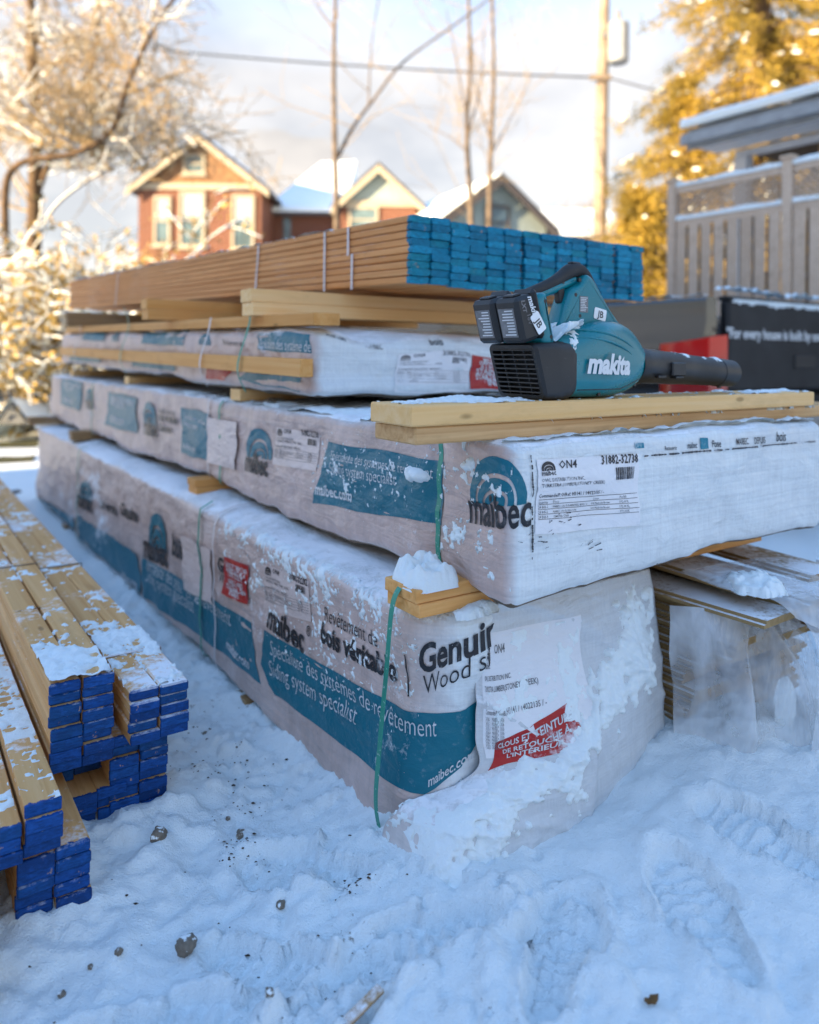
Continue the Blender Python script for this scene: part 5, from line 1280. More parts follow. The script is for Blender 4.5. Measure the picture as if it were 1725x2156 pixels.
# ------------------------------------------------------------------ pickup truck
TY = math.radians(33.0)
TA = np.array([-math.sin(TY), math.cos(TY), 0]); TB = np.array([math.cos(TY), math.sin(TY), 0]); TO = np.array([1.737, 4.5, 0.0]); UZ = np.array([0, 0, 1.0])
TF = (TO, TB, TA, UZ)          # x across the tailgate, y towards the nose, z up
tk = empty('pickup_truck', TO + TB*0.95 + TA*2.5, 'dark grey pickup truck with lettered tailgate and red tail lamp parked behind the stack', 'truck')
pm_ = NB('truck_paint'); q_ = pm_.pos(); f_ = pm_.noise(q_, 3, 4); d_ = pm_.noise(q_, 40, 5, 0.7)
pm_.B(Base_Color=pm_.mix(pm_.rng(d_, 0.5, 0.75, 0, 0.3), (0.012, 0.013, 0.015), (0.035, 0.033, 0.031)), Roughness=0.16, Metallic=0.0)
pm_.b.inputs['Coat Weight'].default_value = 1.0
PAINT = pm_.mat
TBLK = simple('truck_black_trim', (0.012, 0.012, 0.013), 0.5); TGLS = simple('truck_glass', (0.01, 0.012, 0.014), 0.08, var=0.0); TYRE = simple('tyre_rubber', (0.02, 0.02, 0.02), 0.85, bump=0.3)
CHROME = simple('bumper_steel', (0.35, 0.36, 0.37), 0.3, metal=0.9)
tl = NB('tail_lamp_red'); g_ = tl.xyz(tl.pos())[2]
tl.B(Base_Color=tl.mix(tl.rng(g_, 0.86, 1.06), (0.30, 0.006, 0.006), (0.60, 0.014, 0.012)), Roughness=0.12)
TRED = tl.mat
RZ = 1.363                      # bed rail height
def tbox(name, lo, hi, mat, parent=tk, ch=0.02): 
    mb = MB(); mb.box(lo, hi, TF, ch=ch); return shade_auto(fixn(mk(name, mb, mat, parent)), 35)
tbox('bed_floor', (0.10, 0.02, 0.72), (1.82, 2.1, 0.78), TBLK)
def bedside(x0, x1, sgn):
    # curved outer panel, inner wall
    mb = MB(); prof = [(0.0, RZ-0.02), (0.012, RZ), (0.09, RZ), (0.10, RZ-0.03), (0.10, 0.75), (0.02, 0.62), (-0.03, 0.70), (-0.045, 0.95), (-0.03, 1.10), (0.0, 1.22)]
    P = []
    for y in np.concatenate([[-0.01, 0.02], np.linspace(0.2, 2.08, 8)]):
        for (dx, z) in prof: P.append(TO + TB*((x0+dx) if sgn < 0 else (x1-dx)) + TA*y + UZ*z)
    n_ = len(prof); m_ = len(P)//n_; F = [tuple(range(n_)), tuple((m_-1)*n_+i for i in range(n_))]
    for j in range(m_-1): F += [(j*n_+i, j*n_+(i+1) % n_, (j+1)*n_+(i+1) % n_, (j+1)*n_+i) for i in range(n_)]
    mb.add(P, F); return shade_auto(fixn(mk('bed_side', mb, PAINT, tk)), 30)
bedside(0, 1.92, -1); bedside(0, 1.92, 1)
TGM = simple('tailgate_matte_black', (0.022, 0.023, 0.025), 0.55, var=0.2, scale=5, spec=0.3)
tgate = tbox('tailgate', (0.15, -0.055, 0.80), (1.77, 0.015, RZ-0.01), TGM, ch=0.018)
tbox('tailgate_cap', (0.15, -0.062, RZ-0.016), (1.77, 0.025, RZ+0.012), TBLK, tgate, 0.008)
tbox('tailgate_handle', (0.84, -0.066, 0.94), (1.08, -0.052, 1.03), TBLK, tgate, 0.01)
v, f = text2d('"For every house is built by someone', 0.02); sz = 0.088
p0 = on_y(1531, 711, 1.0); r_ = p0 - _E
t_ = ((TO - TA*0.0575 - _E) @ TA)/(r_ @ TA); p0 = _E + r_*t_
mb = MB(); mb.add([p0 + TB*x*sz*0.92 + UZ*y*sz for x, y in v], f); mk('tailgate_lettering', mb, WHITEP, tgate)
v, f = text2d('but God is the builder of everything"', 0.012)
lamp_bits = []
def lamp(x0, sg):
    """wraps from the bed side round to the tailgate"""
    mb = MB(); path = [(-0.052, 0.27), (-0.056, 0.12), (-0.050, 0.0), (-0.02, -0.045), (0.06, -0.052), (0.147, -0.052)]
    zl = (0.76, 0.75, 0.74, 0.74, 0.74, 0.74); zh = (1.085, 1.10, 1.115, 1.125, 1.135, 1.14); P = []
    for (x, y), a_, b_ in zip(path, zl, zh):
        for k in range(7): P.append(TO + TB*(x0 + sg*x) + TA*y + UZ*(a_ + (b_-a_)*k/6))
    for (x, y), a_, b_ in zip([(p[0]+0.04, p[1]+0.05) for p in path], zl, zh):
        for k in range(7): P.append(TO + TB*(x0 + sg*x) + TA*y + UZ*(a_ + (b_-a_)*k/6))
    n_ = len(path); F = []
    for h_ in (0, n_*7):
        for i in range(n_-1):
            for k in range(6): F.append((h_+i*7+k, h_+(i+1)*7+k, h_+(i+1)*7+k+1, h_+i*7+k+1))
    for i in range(n_-1):
        for k in (0, 6): F.append((i*7+k, (i+1)*7+k, n_*7+(i+1)*7+k, n_*7+i*7+k))
    for i in (0, n_-1):
        for k in range(6): F.append((i*7+k, i*7+k+1, n_*7+i*7+k+1, n_*7+i*7+k))
    mb.add(P, F); return shade_auto(fixn(mk('tail_lamp', mb, TRED, tk)), 50)
lamp(0.0, 1); lamp(1.92, -1)

tbox('bumper', (-0.02, -0.16, 0.50), (1.94, 0.0, 0.72), CHROME, ch=0.03)
# cab
mb = MB(); cp = [(2.10, 0.62), (2.10, 1.28), (2.16, 1.34), (2.30, 1.86), (2.55, 1.92), (3.55, 1.90), (4.25, 1.36), (5.55, 1.22), (5.75, 1.05), (5.78, 0.60)]
P = [TO + TB*x + TA*y + UZ*z for x in (0.02, 1.90) for y, z in cp]; n_ = len(cp)
# tumblehome: roof points drawn in
P = [p if z < 1.4 else p + TB*(0.12 if i < n_ else -0.12) for i, (p, z) in enumerate(zip(P, [c[1] for c in cp]*2))]
mb.add(P, [tuple(range(n_)), tuple(n_+i for i in range(n_))] + [(i, (i+1) % n_, n_+(i+1) % n_, n_+i) for i in range(n_)]); cb = fixn(mk('cab', mb, PAINT, tk))
mb = MB(); mb.add([TO + TB*x + TA*y + UZ*z for x, y, z in ((0.22, 2.17, 1.40), (1.70, 2.17, 1.40), (1.62, 2.275, 1.80), (0.30, 2.275, 1.80))], [(0, 1, 2, 3)])
for i in range(4): mb.v[i] = tuple(np.array(mb.v[i]) - TA*0.012)
mk('rear_window', mb, TGLS, cb)
for y0, y1 in ((2.42, 3.02), (3.10, 3.75)):
    mb = MB(); mb.add([TO + TB*x + TA*y + UZ*z for x, y, z in ((0.035, y0, 1.40), (0.035, y1, 1.40), (0.108, y1 - (0.30 if y1 > 3.5 else 0.0), 1.80), (0.108, y0+0.02, 1.80))], [(0, 1, 2, 3)]); mk('side_window', mb, TGLS, cb)
for y in (1.05, 4.75):
    for x in (-0.01, 1.66):
        mb = MB(); c = TO + TB*x + TA*y + UZ*0.36
        mb.tube([c, c+TB*0.02, c+TB*0.25, c+TB*0.27], [0.33, 0.37, 0.37, 0.33], 28); wl = shade_auto(fixn(mk('wheel', mb, TYRE, tk)), 30)
        mb = MB(); mb.tube([c - TB*0.006, c + TB*0.276], [0.22, 0.22], 20); mk('rim', mb, CHROME, wl)
def tsnow(x0, x1, y0, y1, z, thick, env, label, seed):
    snow_patch('snow_patch', lambda u, v, t: np.stack([TO[i] + u*TB[i] + v*TA[i] + ((z + t) if i == 2 else 0) for i in range(3)], -1), np.linspace(x0, x1, max(6, int((x1-x0)/.02))), np.linspace(y0, y1, max(6, int((y1-y0)/.02))), env, thick, label, seed, lump=18)
tsnow(0.10, 1.80, -0.062, 0.03, RZ+0.010, 0.06, lambda u, v: 0.55 + 0*u, 'thick snow along the top of the tailgate', 121)
tsnow(0.005, 0.10, 0.05, 2.08, RZ-0.001, 0.03, lambda u, v: 0.45 + 0.3*sstep(.5, 1.0, v), 'snow along the bed rail of the truck', 122)
snow_patch('snow_patch', lambda u, v, t: np.stack([TO[i] + u*TB[i] - (0.056 + t)*TA[i] + (v if i == 2 else 0) for i in range(3)], -1), np.arange(.18, 1.75, .02), np.arange(1.20, RZ, .012), lambda u, v: -0.60 + 1.15*sstep(1.30, RZ, v), 0.022, 'snow sliding down over the top of the tailgate face', 123, lump=22)
tsnow(0.12, 1.80, 0.05, 2.05, 0.785, 0.10, lambda u, v: 0.8 + 0*u, 'snow filling the truck bed', 124)

# ------------------------------------------------------------------ deck fence with lattice
GREYW = wood_mat('cedar_grey', (0.66, 0.52, 0.40), (0.54, 0.40, 0.29), (0.74, 0.62, 0.51))
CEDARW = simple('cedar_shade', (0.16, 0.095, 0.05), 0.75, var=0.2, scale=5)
FY = math.radians(36.0); FA = np.array([-math.sin(FY), math.cos(FY), 0]); FB = np.array([math.cos(FY), math.sin(FY), 0])
PR = on_y(1662, 345, 7.0); FO = np.array([PR[0], PR[1], 0.0])
FZ = PR[2]; Lf = 1.22
fe = empty('deck_fence', FO, 'grey cedar deck fence with lattice band and snow on its rails', 'fence')
FFm = (FO, FA, FB, UZ)
def fbox(name, lo, hi, mat, parent=fe, ch=0.004): mb = MB(); mb.box(lo, hi, FFm, ch=ch); return fixn(mk(name, mb, mat, parent))
for k in (-2, -1, 0, 1):
    po = fbox('post', (k*Lf-0.045, -0.045, -0.1), (k*Lf+0.045, 0.045, FZ+0.04), GREYW)
    fbox('post_cap', (k*Lf-0.06, -0.06, FZ+0.04), (k*Lf+0.06, 0.06, FZ+0.075), GREYW, po)
    if k == 1: continue
    s0, s1 = k*Lf+0.046, (k+1)*Lf-0.046
    for z, nm in ((FZ-0.05, 'rail'), (FZ-0.40, 'rail'), (0.55, 'rail')):
        r_ = fbox(nm, (s0, -0.02, z-0.035), (s1, 0.02, z+0.035), GREYW)
        if z > 1: 
            mb = MB(); xs_ = np.linspace(s0, s1, 26); ring = []
            for x in xs_:
                hh = 0.045 + 0.014*float(noise(x*5, z*3, 0, 8)); e_ = 0.028
                ring.append([FO + FA*x + FB*y + UZ*(z + 0.0355 + q) for y, q in ((-e_, 0), (-e_-.004, hh*.6), (-e_*.5, hh), (e_*.5, hh), (e_+.004, hh*.6), (e_, 0))])
            mb.grid(np.array(ring)); mk('rail_snow', mb, SNOW, r_, smooth=True)['kind'] = 'stuff'
    mb = MB(); zl, zh = FZ-0.362, FZ-0.088; wd = s1-s0
    for sg in (1, -1):
        x = s0 - 0.28
        while x < s1:
            xa, xb = x, x + 0.274
            if sg > 0: pa, pb = (xa, zl), (xb, zh)
            else: pa, pb = (xa, zh), (xb, zl)
            # clip
            def cl(p, q, X):
                t = (X-p[0])/(q[0]-p[0]); return (X, p[1]+t*(q[1]-p[1]))
            if pa[0] < s0: pa = cl(pa, pb, s0)
            if pb[0] > s1: pb = cl(pa, pb, s1)
            if pb[0] - pa[0] > 0.01:
                e = FB*(0.006 if sg > 0 else -0.006)
                mb.tube([FO + FA*pa[0] + UZ*pa[1] + e, FO + FA*pb[0] + UZ*pb[1] + e], 0.012, 4)
            x += 0.062
    mk('lattice', mb, GREYW, fe)['kind'] = 'stuff'
    nb = 8
    for i in range(nb):
        x0 = s0 + i*(s1-s0)/nb + 0.012
        fbox('fence_board', (x0, -0.042, 0.30), (x0 + 0.108, -0.022, FZ-0.436), GREYW)
        if i < nb-1: fbox('fence_board', (x0+0.085, 0.022, 0.30), (x0+0.16, 0.040, FZ-0.436), CEDARW)
# ------------------------------------------------------------------ covered porch beyond the fence
PY = math.radians(36.0); QA = np.array([-math.sin(PY), math.cos(PY), 0]); QB = np.array([math.cos(PY), math.sin(PY), 0])
e0 = on_y(1448, 292, 10.2); PO = np.array([e0[0], e0[1], 0.0]); PZ = e0[2]
PFm = (PO, -QA, QB, UZ)         # x along the eave towards the camera side, y back under the roof
po_ = empty('porch', PO - QA*2.0 + QB*1.8, 'covered back porch with snowy roof, white post and dark interior', 'porch')
WHT = simple('porch_white_paint', (0.62, 0.63, 0.64), 0.6, var=0.05); DRK = simple('porch_ceiling_boards', (0.07, 0.045, 0.028), 0.8, var=0.2); FASC = simple('eave_gutter_grey', (0.30, 0.33, 0.36), 0.45); SIDE = simple('house_cladding', (0.30, 0.27, 0.24), 0.8, var=0.15, scale=3)
def pbox(name, lo, hi, mat, parent=po_, ch=0.01): mb = MB(); mb.box(lo, hi, PFm, ch=ch); return fixn(mk(name, mb, mat, parent))
mb = MB(); sl = 0.28; n_ = 2
P = [(0, 0, 0), (6.5, 0, 0), (6.5, 4.0, 4.0*sl), (0.0, 4.0, 4.0*sl)]
V = [PO - QA*x + QB*y + UZ*(PZ+0.02+z) for x, y, z in P] + [PO - QA*x + QB*y + UZ*(PZ+0.12+z) for x, y, z in P]
mb.add(V, [(3,2,1,0), (4,5,6,7), (0,1,5,4), (1,2,6,5), (2,3,7,6), (3,0,4,7)]); rf = mk('roof', mb, FASC, po_)
mb = MB(); ring = []
for x in np.linspace(-0.04, 6.5, 60):
    row = []
    for y, q in ((-0.10, 0.0), (-0.13, 0.07), (-0.09, 0.13), (0.1, 0.15), (1.0, 0.17), (2.5, 0.17), (4.0, 0.15)): row.append(PO - QA*x + QB*y + UZ*(PZ + 0.125 + max(0, y)*sl + q*(1 + 0.2*float(noise(x*2.2, y*2, 0, 4)))))
    ring.append(row)
mb.grid(np.array(ring)); V0_ = [PO - QA*(-0.04) + QB*y + UZ*(PZ+0.125+max(0,y)*sl+q) for y, q in ((-0.10, 0.0), (4.0, 0.0), (4.0, 0.15), (-0.09, 0.13))]; mb.add(V0_, [(0,1,2,3)])
mk('roof_snow', mb, SNOW, rf, smooth=True)['kind'] = 'stuff'
pbox('gutter', (-0.05, -0.11, PZ-0.10), (6.5, -0.01, PZ+0.04), FASC, rf); pbox('fascia', (-0.02, 0.0, PZ-0.16), (6.5, 0.03, PZ+0.019), FASC, rf)
pbox('soffit', (0.03, 0.035, PZ-0.11), (6.5, 0.62, PZ-0.09), WHT, rf); pbox('beam', (0.28, 0.66, PZ-0.20), (6.4, 0.80, PZ-0.12), WHT)
pbox('post', (0.28, 0.64, -0.1), (0.46, 0.82, PZ-0.205), WHT); pbox('post', (3.9, 0.64, -0.1), (4.08, 0.82, PZ-0.205), WHT)
pbox('ceiling', (0.3, 0.83, PZ-0.10), (6.4, 3.4, PZ-0.06), DRK); pbox('back_wall', (0.4, 3.4, -0.1), (6.4, 3.5, PZ+0.4), DRK); pbox('floor', (0.5, 0.6, 0.9), (6.4, 3.39, 1.0), DRK)
WOODB = simple('brace_timber', (0.42, 0.28, 0.14), 0.7, var=0.15)
pbox('brace', (1.30, 0.86, 1.1), (1.39, 0.96, PZ-0.11), WOODB)
mb = MB(); mb.tube([PO - QA*0.95 + QB*1.2 + UZ*(PZ-0.55), PO - QA*4.5 + QB*1.3 + UZ*(PZ-0.62)], 0.05, 4); mk('brace', mb, WOODB, po_)

# ------------------------------------------------------------------ utility pole and wires
PW = on_y(1262, 480, 18.0); px0, py0 = PW[0], PW[1]
POLEW = simple('pole_wood', (0.34, 0.27, 0.20), 0.85, var=0.25, scale=1.5, bump=0.4, bscale=12)
MET = simple('transformer_grey', (0.32, 0.35, 0.38), 0.5, var=0.1); CER = simple('insulator_grey', (0.2, 0.2, 0.2), 0.4)
up = empty('utility_pole', (px0, py0, -0.1), 'tall wooden utility pole with a grey transformer can', 'pole')
mb = MB(); mb.tube([(px0, py0, -0.1), (px0+0.02, py0, 5), (px0+0.08, py0, 12.5)], [0.17, 0.155, 0.12], 16); mk('shaft', mb, POLEW, up, smooth=True)
tz = on_y(1300, 92, 18.0); mb = MB(); tx, tzz = tz[0], tz[2]
mb.tube([(tx, py0-0.1, tzz-0.50), (tx, py0-0.1, tzz-0.46), (tx, py0-0.1, tzz+0.42), (tx, py0-0.1, tzz+0.46)], [0.20, 0.24, 0.24, 0.18], 20); tr = shade_auto(mk('transformer', mb, MET, up), 40)
mb = MB(); mb.tube([(tx, py0-0.1, tzz+0.45), (tx, py0-0.1, tzz+0.62), (tx, py0-0.1, tzz+0.78)], [0.05, 0.06, 0.03], 8); mk('bushing', mb, CER, tr)
mb = MB(); mb.box((px0-0.02, py0-0.16, tzz+0.1), (tx, py0-0.06, tzz+0.2)); mk('bracket', mb, CER, up)
wz = on_y(1250, 168, 18.0)[2]
mb = MB(); mb.box((px0-0.30, py0-0.2, wz-0.06), (px0+0.20, py0-0.14, wz+0.06)); mk('crossarm', mb, POLEW, up)
WIRE = simple('wire_black', (0.03, 0.03, 0.03), 0.6)
def wire(p, q, sag, lab, r=0.02):
    mb = MB(); p, q = np.array(p), np.array(q); t = np.linspace(0, 1, 24); P = [p*(1-k)+q*k - UZ*sag*4*k*(1-k) for k in t]
    mb.tube(P, r, 6); return tag(mk('overhead_wire', mb, WIRE, None), lab, 'wire')
w0 = (px0-0.25, py0-0.17, wz); w1 = on_y(-300, 30, 20.0)
wire(w0, w1, 0.25, 'long overhead wire running from the pole crossarm across the sky', 0.022)
wire((px0+0.12, py0-0.17, wz), on_y(2200, 300, 15.0), 0.3, 'overhead service wire running from the pole behind the evergreen', 0.018)

# ------------------------------------------------------------------ houses across the street
BRK = NB('brick_wall'); p_ = BRK.pos(); b_ = BRK.n('TexBrick', {'Vector': BRK.mapv(p_, rot=(math.pi/2, 0, 0)), 'Scale': 4.0, 'Color1': (0.16, 0.058, 0.030, 1), 'Color2': (0.115, 0.042, 0.024, 1), 'Mortar': (0.19, 0.13, 0.10, 1), 'Mortar Size': 0.012})
BRK.B(Base_Color=b_.outputs['Color'], Roughness=0.85); BRICK = BRK.mat
CREAM = simple('cream_trim', (0.38, 0.33, 0.245), 0.7, var=0.06); GLASS = simple('window_glass', (0.16, 0.24, 0.27), 0.12, var=0.3, scale=1.2); BLIND = simple('window_blind', (0.36, 0.42, 0.42), 0.6); SHING = simple('roof_shingle', (0.09, 0.08, 0.08), 0.9, var=0.2)
TEALW = simple('pale_green_cladding', (0.30, 0.36, 0.34), 0.8, var=0.1); GABLE = simple('gable_shingles', (0.28, 0.15, 0.07), 0.85, var=0.25, scale=4)
def house(name, cx, cy, yaw, wd, dp, ez, rz, wall, label, wins=(), over=0.4, gable=None, trim=CREAM, snow=True, door=None, cat='house'):
    """gable-fronted house; front faces -y of its own frame"""
    ex = np.array([math.cos(yaw), math.sin(yaw), 0]); ey = np.array([-math.sin(yaw), math.cos(yaw), 0]); o_ = np.array([cx, cy, 0.0])
    h = empty(name, o_ + ey*dp/2 - UZ*0.3, label, cat)
    P = lambda x, y, z: o_ + ex*x + ey*y + UZ*z
    mb = MB(); hw = wd/2; pr = [(-hw, -0.3), (hw, -0.3), (hw, ez), (0, rz), (-hw, ez)]
    mb.add([P(x, 0, z) for x, z in pr] + [P(x, dp, z) for x, z in pr], [(0,1,2,3,4), (9,8,7,6,5)] + [(i, i+5, (i+1) % 5+5, (i+1) % 5) for i in range(5)]); fixn(mk('wall', mb, wall, h))
    sl = (rz-ez)/hw
    for sg in (-1, 1):
        mb = MB(); x1 = sg*(hw+over); z1 = ez - over*sl
        q = [(0, -over), (x1, -over), (x1, dp+over), (0, dp+over)]
        zz_ = [rz, z1, z1, rz]
        mb.add([P(x, y, z+0.03) for (x, y), z in zip(q, zz_)] + [P(x, y, z+0.17) for (x, y), z in zip(q, zz_)], [(3,2,1,0), (4,5,6,7), (0,1,5,4), (1,2,6,5), (2,3,7,6), (3,0,4,7)]); r_ = fixn(mk('roof', mb, SHING, h))
        mb = MB(); pts = [P(0, -over-0.02, rz+0.05), P(x1, -over-0.02, z1+0.05)]; d = (pts[1]-pts[0]); 
        mb.add([pts[0]-ey*0.05, pts[1]-ey*0.05, pts[1]-ey*0.05-UZ*0.26, pts[0]-ey*0.05-UZ*0.30, pts[0], pts[1], pts[1]-UZ*0.26, pts[0]-UZ*0.30], [(0,1,2,3), (7,6,5,4), (0,4,5,1), (1,5,6,2), (2,6,7,3), (3,7,4,0)]); fixn(mk('barge_board', mb, trim, r_))
        if snow:
            mb = MB(); n1, n2 = 14, 14; G = np.zeros((n1, n2, 3))
            for i in range(n1):
                for j in range(n2):
                    a_, b__ = i/(n1-1), j/(n2-1); e_ = 1.0 if 0 < i < n1-1 and 0 < j < n2-1 else 0.25
                    G[i, j] = P(x1*a_, -over + (dp+2*over)*b__, rz + (z1-rz)*a_ + 0.17 + e_*(0.16 + 0.05*noise(i*0.9+cx, j*0.9, 0, 3)))
            mb.grid(G); mk('roof_snow', mb, SNOW, r_, smooth=True)
    if gable is not None:
        mb = MB(); k = 0.90; mb.add([P(-hw*k, -0.03, ez+0.06), P(hw*k, -0.03, ez+0.06), P(0, -0.03, rz-0.10*(rz-ez)*1.0)], [(0,1,2)]); mk('gable_panel', mb, gable, h)
        mb = MB(); mb.box((-hw-0.05, -0.10, ez-0.15), (hw+0.05, -0.035, ez+0.10), (o_, ex, ey, UZ)); mk('gable_band', mb, trim, h)
    for (x, z, w_, h_) in wins:
        mb = MB(); fr = (o_, ex, ey, UZ); t = 0.10
        y_ = -0.04
        for lo, hi in (((x-w_/2-t, -0.10, z-t), (x-w_/2, y_, z+h_+t)), ((x+w_/2, -0.10, z-t), (x+w_/2+t, y_, z+h_+t)), ((x-w_/2, -0.10, z+h_), (x+w_/2, y_, z+h_+t)), ((x-w_/2, -0.10, z-t), (x+w_/2, y_, z)), ((x-w_/2, -0.085, z+h_*0.48), (x+w_/2, y_, z+h_*0.48+0.07))): mb.box(lo, hi, fr)
        wn_ = mk('window', mb, trim, h)
        mb = MB(); mb.box((x-w_/2, -0.035, z), (x+w_/2, -0.012, z+h_), fr); mk('pane', mb, GLASS, wn_)
        mb = MB(); mb.box((x-w_/2-t-0.06, -0.20, z-t-0.10), (x+w_/2+t+0.06, -0.012, z-t), fr); mk('sill', mb, CREAM, wn_)
        if h_ > 1.2: mb = MB(); mb.box((x-w_/2+0.04, -0.0365, z+h_*0.55), (x+w_/2-0.04, -0.0352, z+h_), fr); mk('blind', mb, BLIND, wn_)
    return h, P
Yh = 32.0
def hx(u, Y=Yh): return on_y(u, 600, Y)[0]
def hz_(v, u=420, Y=Yh): return on_y(u, v, Y)[2]
c1x = (hx(290)+hx(548))/2; w1 = hx(548)-hx(290)
def win(u0, v0, u1, v1, cx, Y=Yh): return ((on_y((u0+u1)/2, v0, Y)[0]-cx), hz_(v1, u0, Y), (u1-u0)*Y/FPX, (v1-v0)*Y/FPX)
house('brick_house', c1x, Yh, 0.0, w1, 10, hz_(392), hz_(292), BRICK, 'orange brick house with cream gable trim and three tall windows',
      [win(330,418,356,512,c1x), win(384,408,428,515,c1x), win(494,415,532,520,c1x), win(392,330,428,362,c1x)], gable=GABLE)
c2x = (hx(712)+hx(876))/2; w2 = hx(876)-hx(712)
house('brick_house', c2x, Yh+1, 0.0, w2, 10, hz_(418, 790), hz_(342, 790), BRICK, 'brick house with pale gable and snowy roof behind the thin forked tree',
      [win(735,430,790,480,c2x)], gable=TEALW)
# long house: hipped snow roof over brick
h2 = empty('brick_house', (hx(640, 38), 38.0, -0.3), 'long brick house whose hipped snow-covered roof faces the yard', 'house')
Yf, Yb, Yr = Yh+2.5, Yh+12.5, Yh+7.5; zE = hz_(446, 640, Yf); zR = hz_(334, 690, Yr); xL, xR = hx(552, Yf), hx(722, Yf)
mb = MB(); mb.box((xL+.35, Yf+.35, -.3), (xR, Yb-.35, zE)); mk('wall', mb, BRICK, h2)
E_ = [(xL, Yf, zE), (xR, Yf, zE), (xR, Yb, zE), (xL, Yb, zE), (hx(672, Yr), Yr, zR-0.35), (hx(745, Yr), Yr, zR-0.25)]
mb = MB(); mb.add(E_ + [(x, y, z-.12) for x, y, z in E_[:4]], [(0,1,5,4), (2,3,4,5), (3,0,4), (1,2,5), (0,6,7,1), (1,7,8,2), (2,8,9,3), (3,9,6,0), (9,8,7,6)]); r2_ = fixn(mk('roof', mb, SHING, h2))
mb = MB(); S_ = [(x+.05, y+.04, z+.20) for x, y, z in E_]; mb.add(S_ + [(x, y, z-.19) for x, y, z in S_[:4]], [(0,1,5,4), (2,3,4,5), (3,0,4), (1,2,5), (0,6,7,1), (1,7,8,2), (2,8,9,3), (3,9,6,0)]); fixn(mk('roof_snow', mb, SNOW, r2_))
mb = MB(); q = [on_y(u, v, Yf+.30) for u, v in ((597, 505), (612, 505), (612, 458), (597, 458))]; mb.add(q + [p + np.array([0, .1, 0]) for p in q], [(0,1,2,3), (7,6,5,4), (0,4,5,1), (1,5,6,2), (2,6,7,3), (3,7,4,0)]); mk('window', mb, GLASS, h2)
house('clad_house', hx(1045, 30), 30.0, math.radians(24), 4.6, 9, hz_(470, 1050, 30), hz_(378, 1040, 30), TEALW, 'pale green clad house with dark gable edge and snowy side roof', [(0, hz_(470, 1050, 30)-0.6, 0.9, 1.2)], trim=SHING)
house('distant_house', hx(1300, 46), 50.0, math.pi/2, 9.0, 9.0, hz_(500, 1200, 46), hz_(420, 1200, 46), CREAM, 'low cream house with bright snow roof beside the utility pole', [])
0 and house('distant_house', hx(180, 40), 42.0, 0.1, 7.5, 9.0, hz_(470, 200, 40), hz_(380, 200, 40), BRICK, 'brick house half hidden behind the snowy shrub and big bare tree', [(1.2, 3.0, 1.0, 1.6)])

# unseen house added beside the camera to shade the yard
nb_ = np.array([-0.6, 0.8]); sd_ = np.array([SUN_DIR.x, SUN_DIR.y])
cc = sd_*15.0 + nb_*(-0.4)
yaw_n = math.atan2(sd_[1], sd_[0]) + math.pi/2
house('unseen_shade_house', cc[0], cc[1], math.atan2(nb_[1], nb_[0]), 15.6, 8.0, 9.8, 11.6, BRICK, 'unseen tall brick house added to shade the yard', [(-3.5, 1.2, 1.2, 1.8), (3.5, 1.2, 1.2, 1.8), (-3.5, 4.3, 1.2, 1.8), (3.5, 4.3, 1.2, 1.8)])
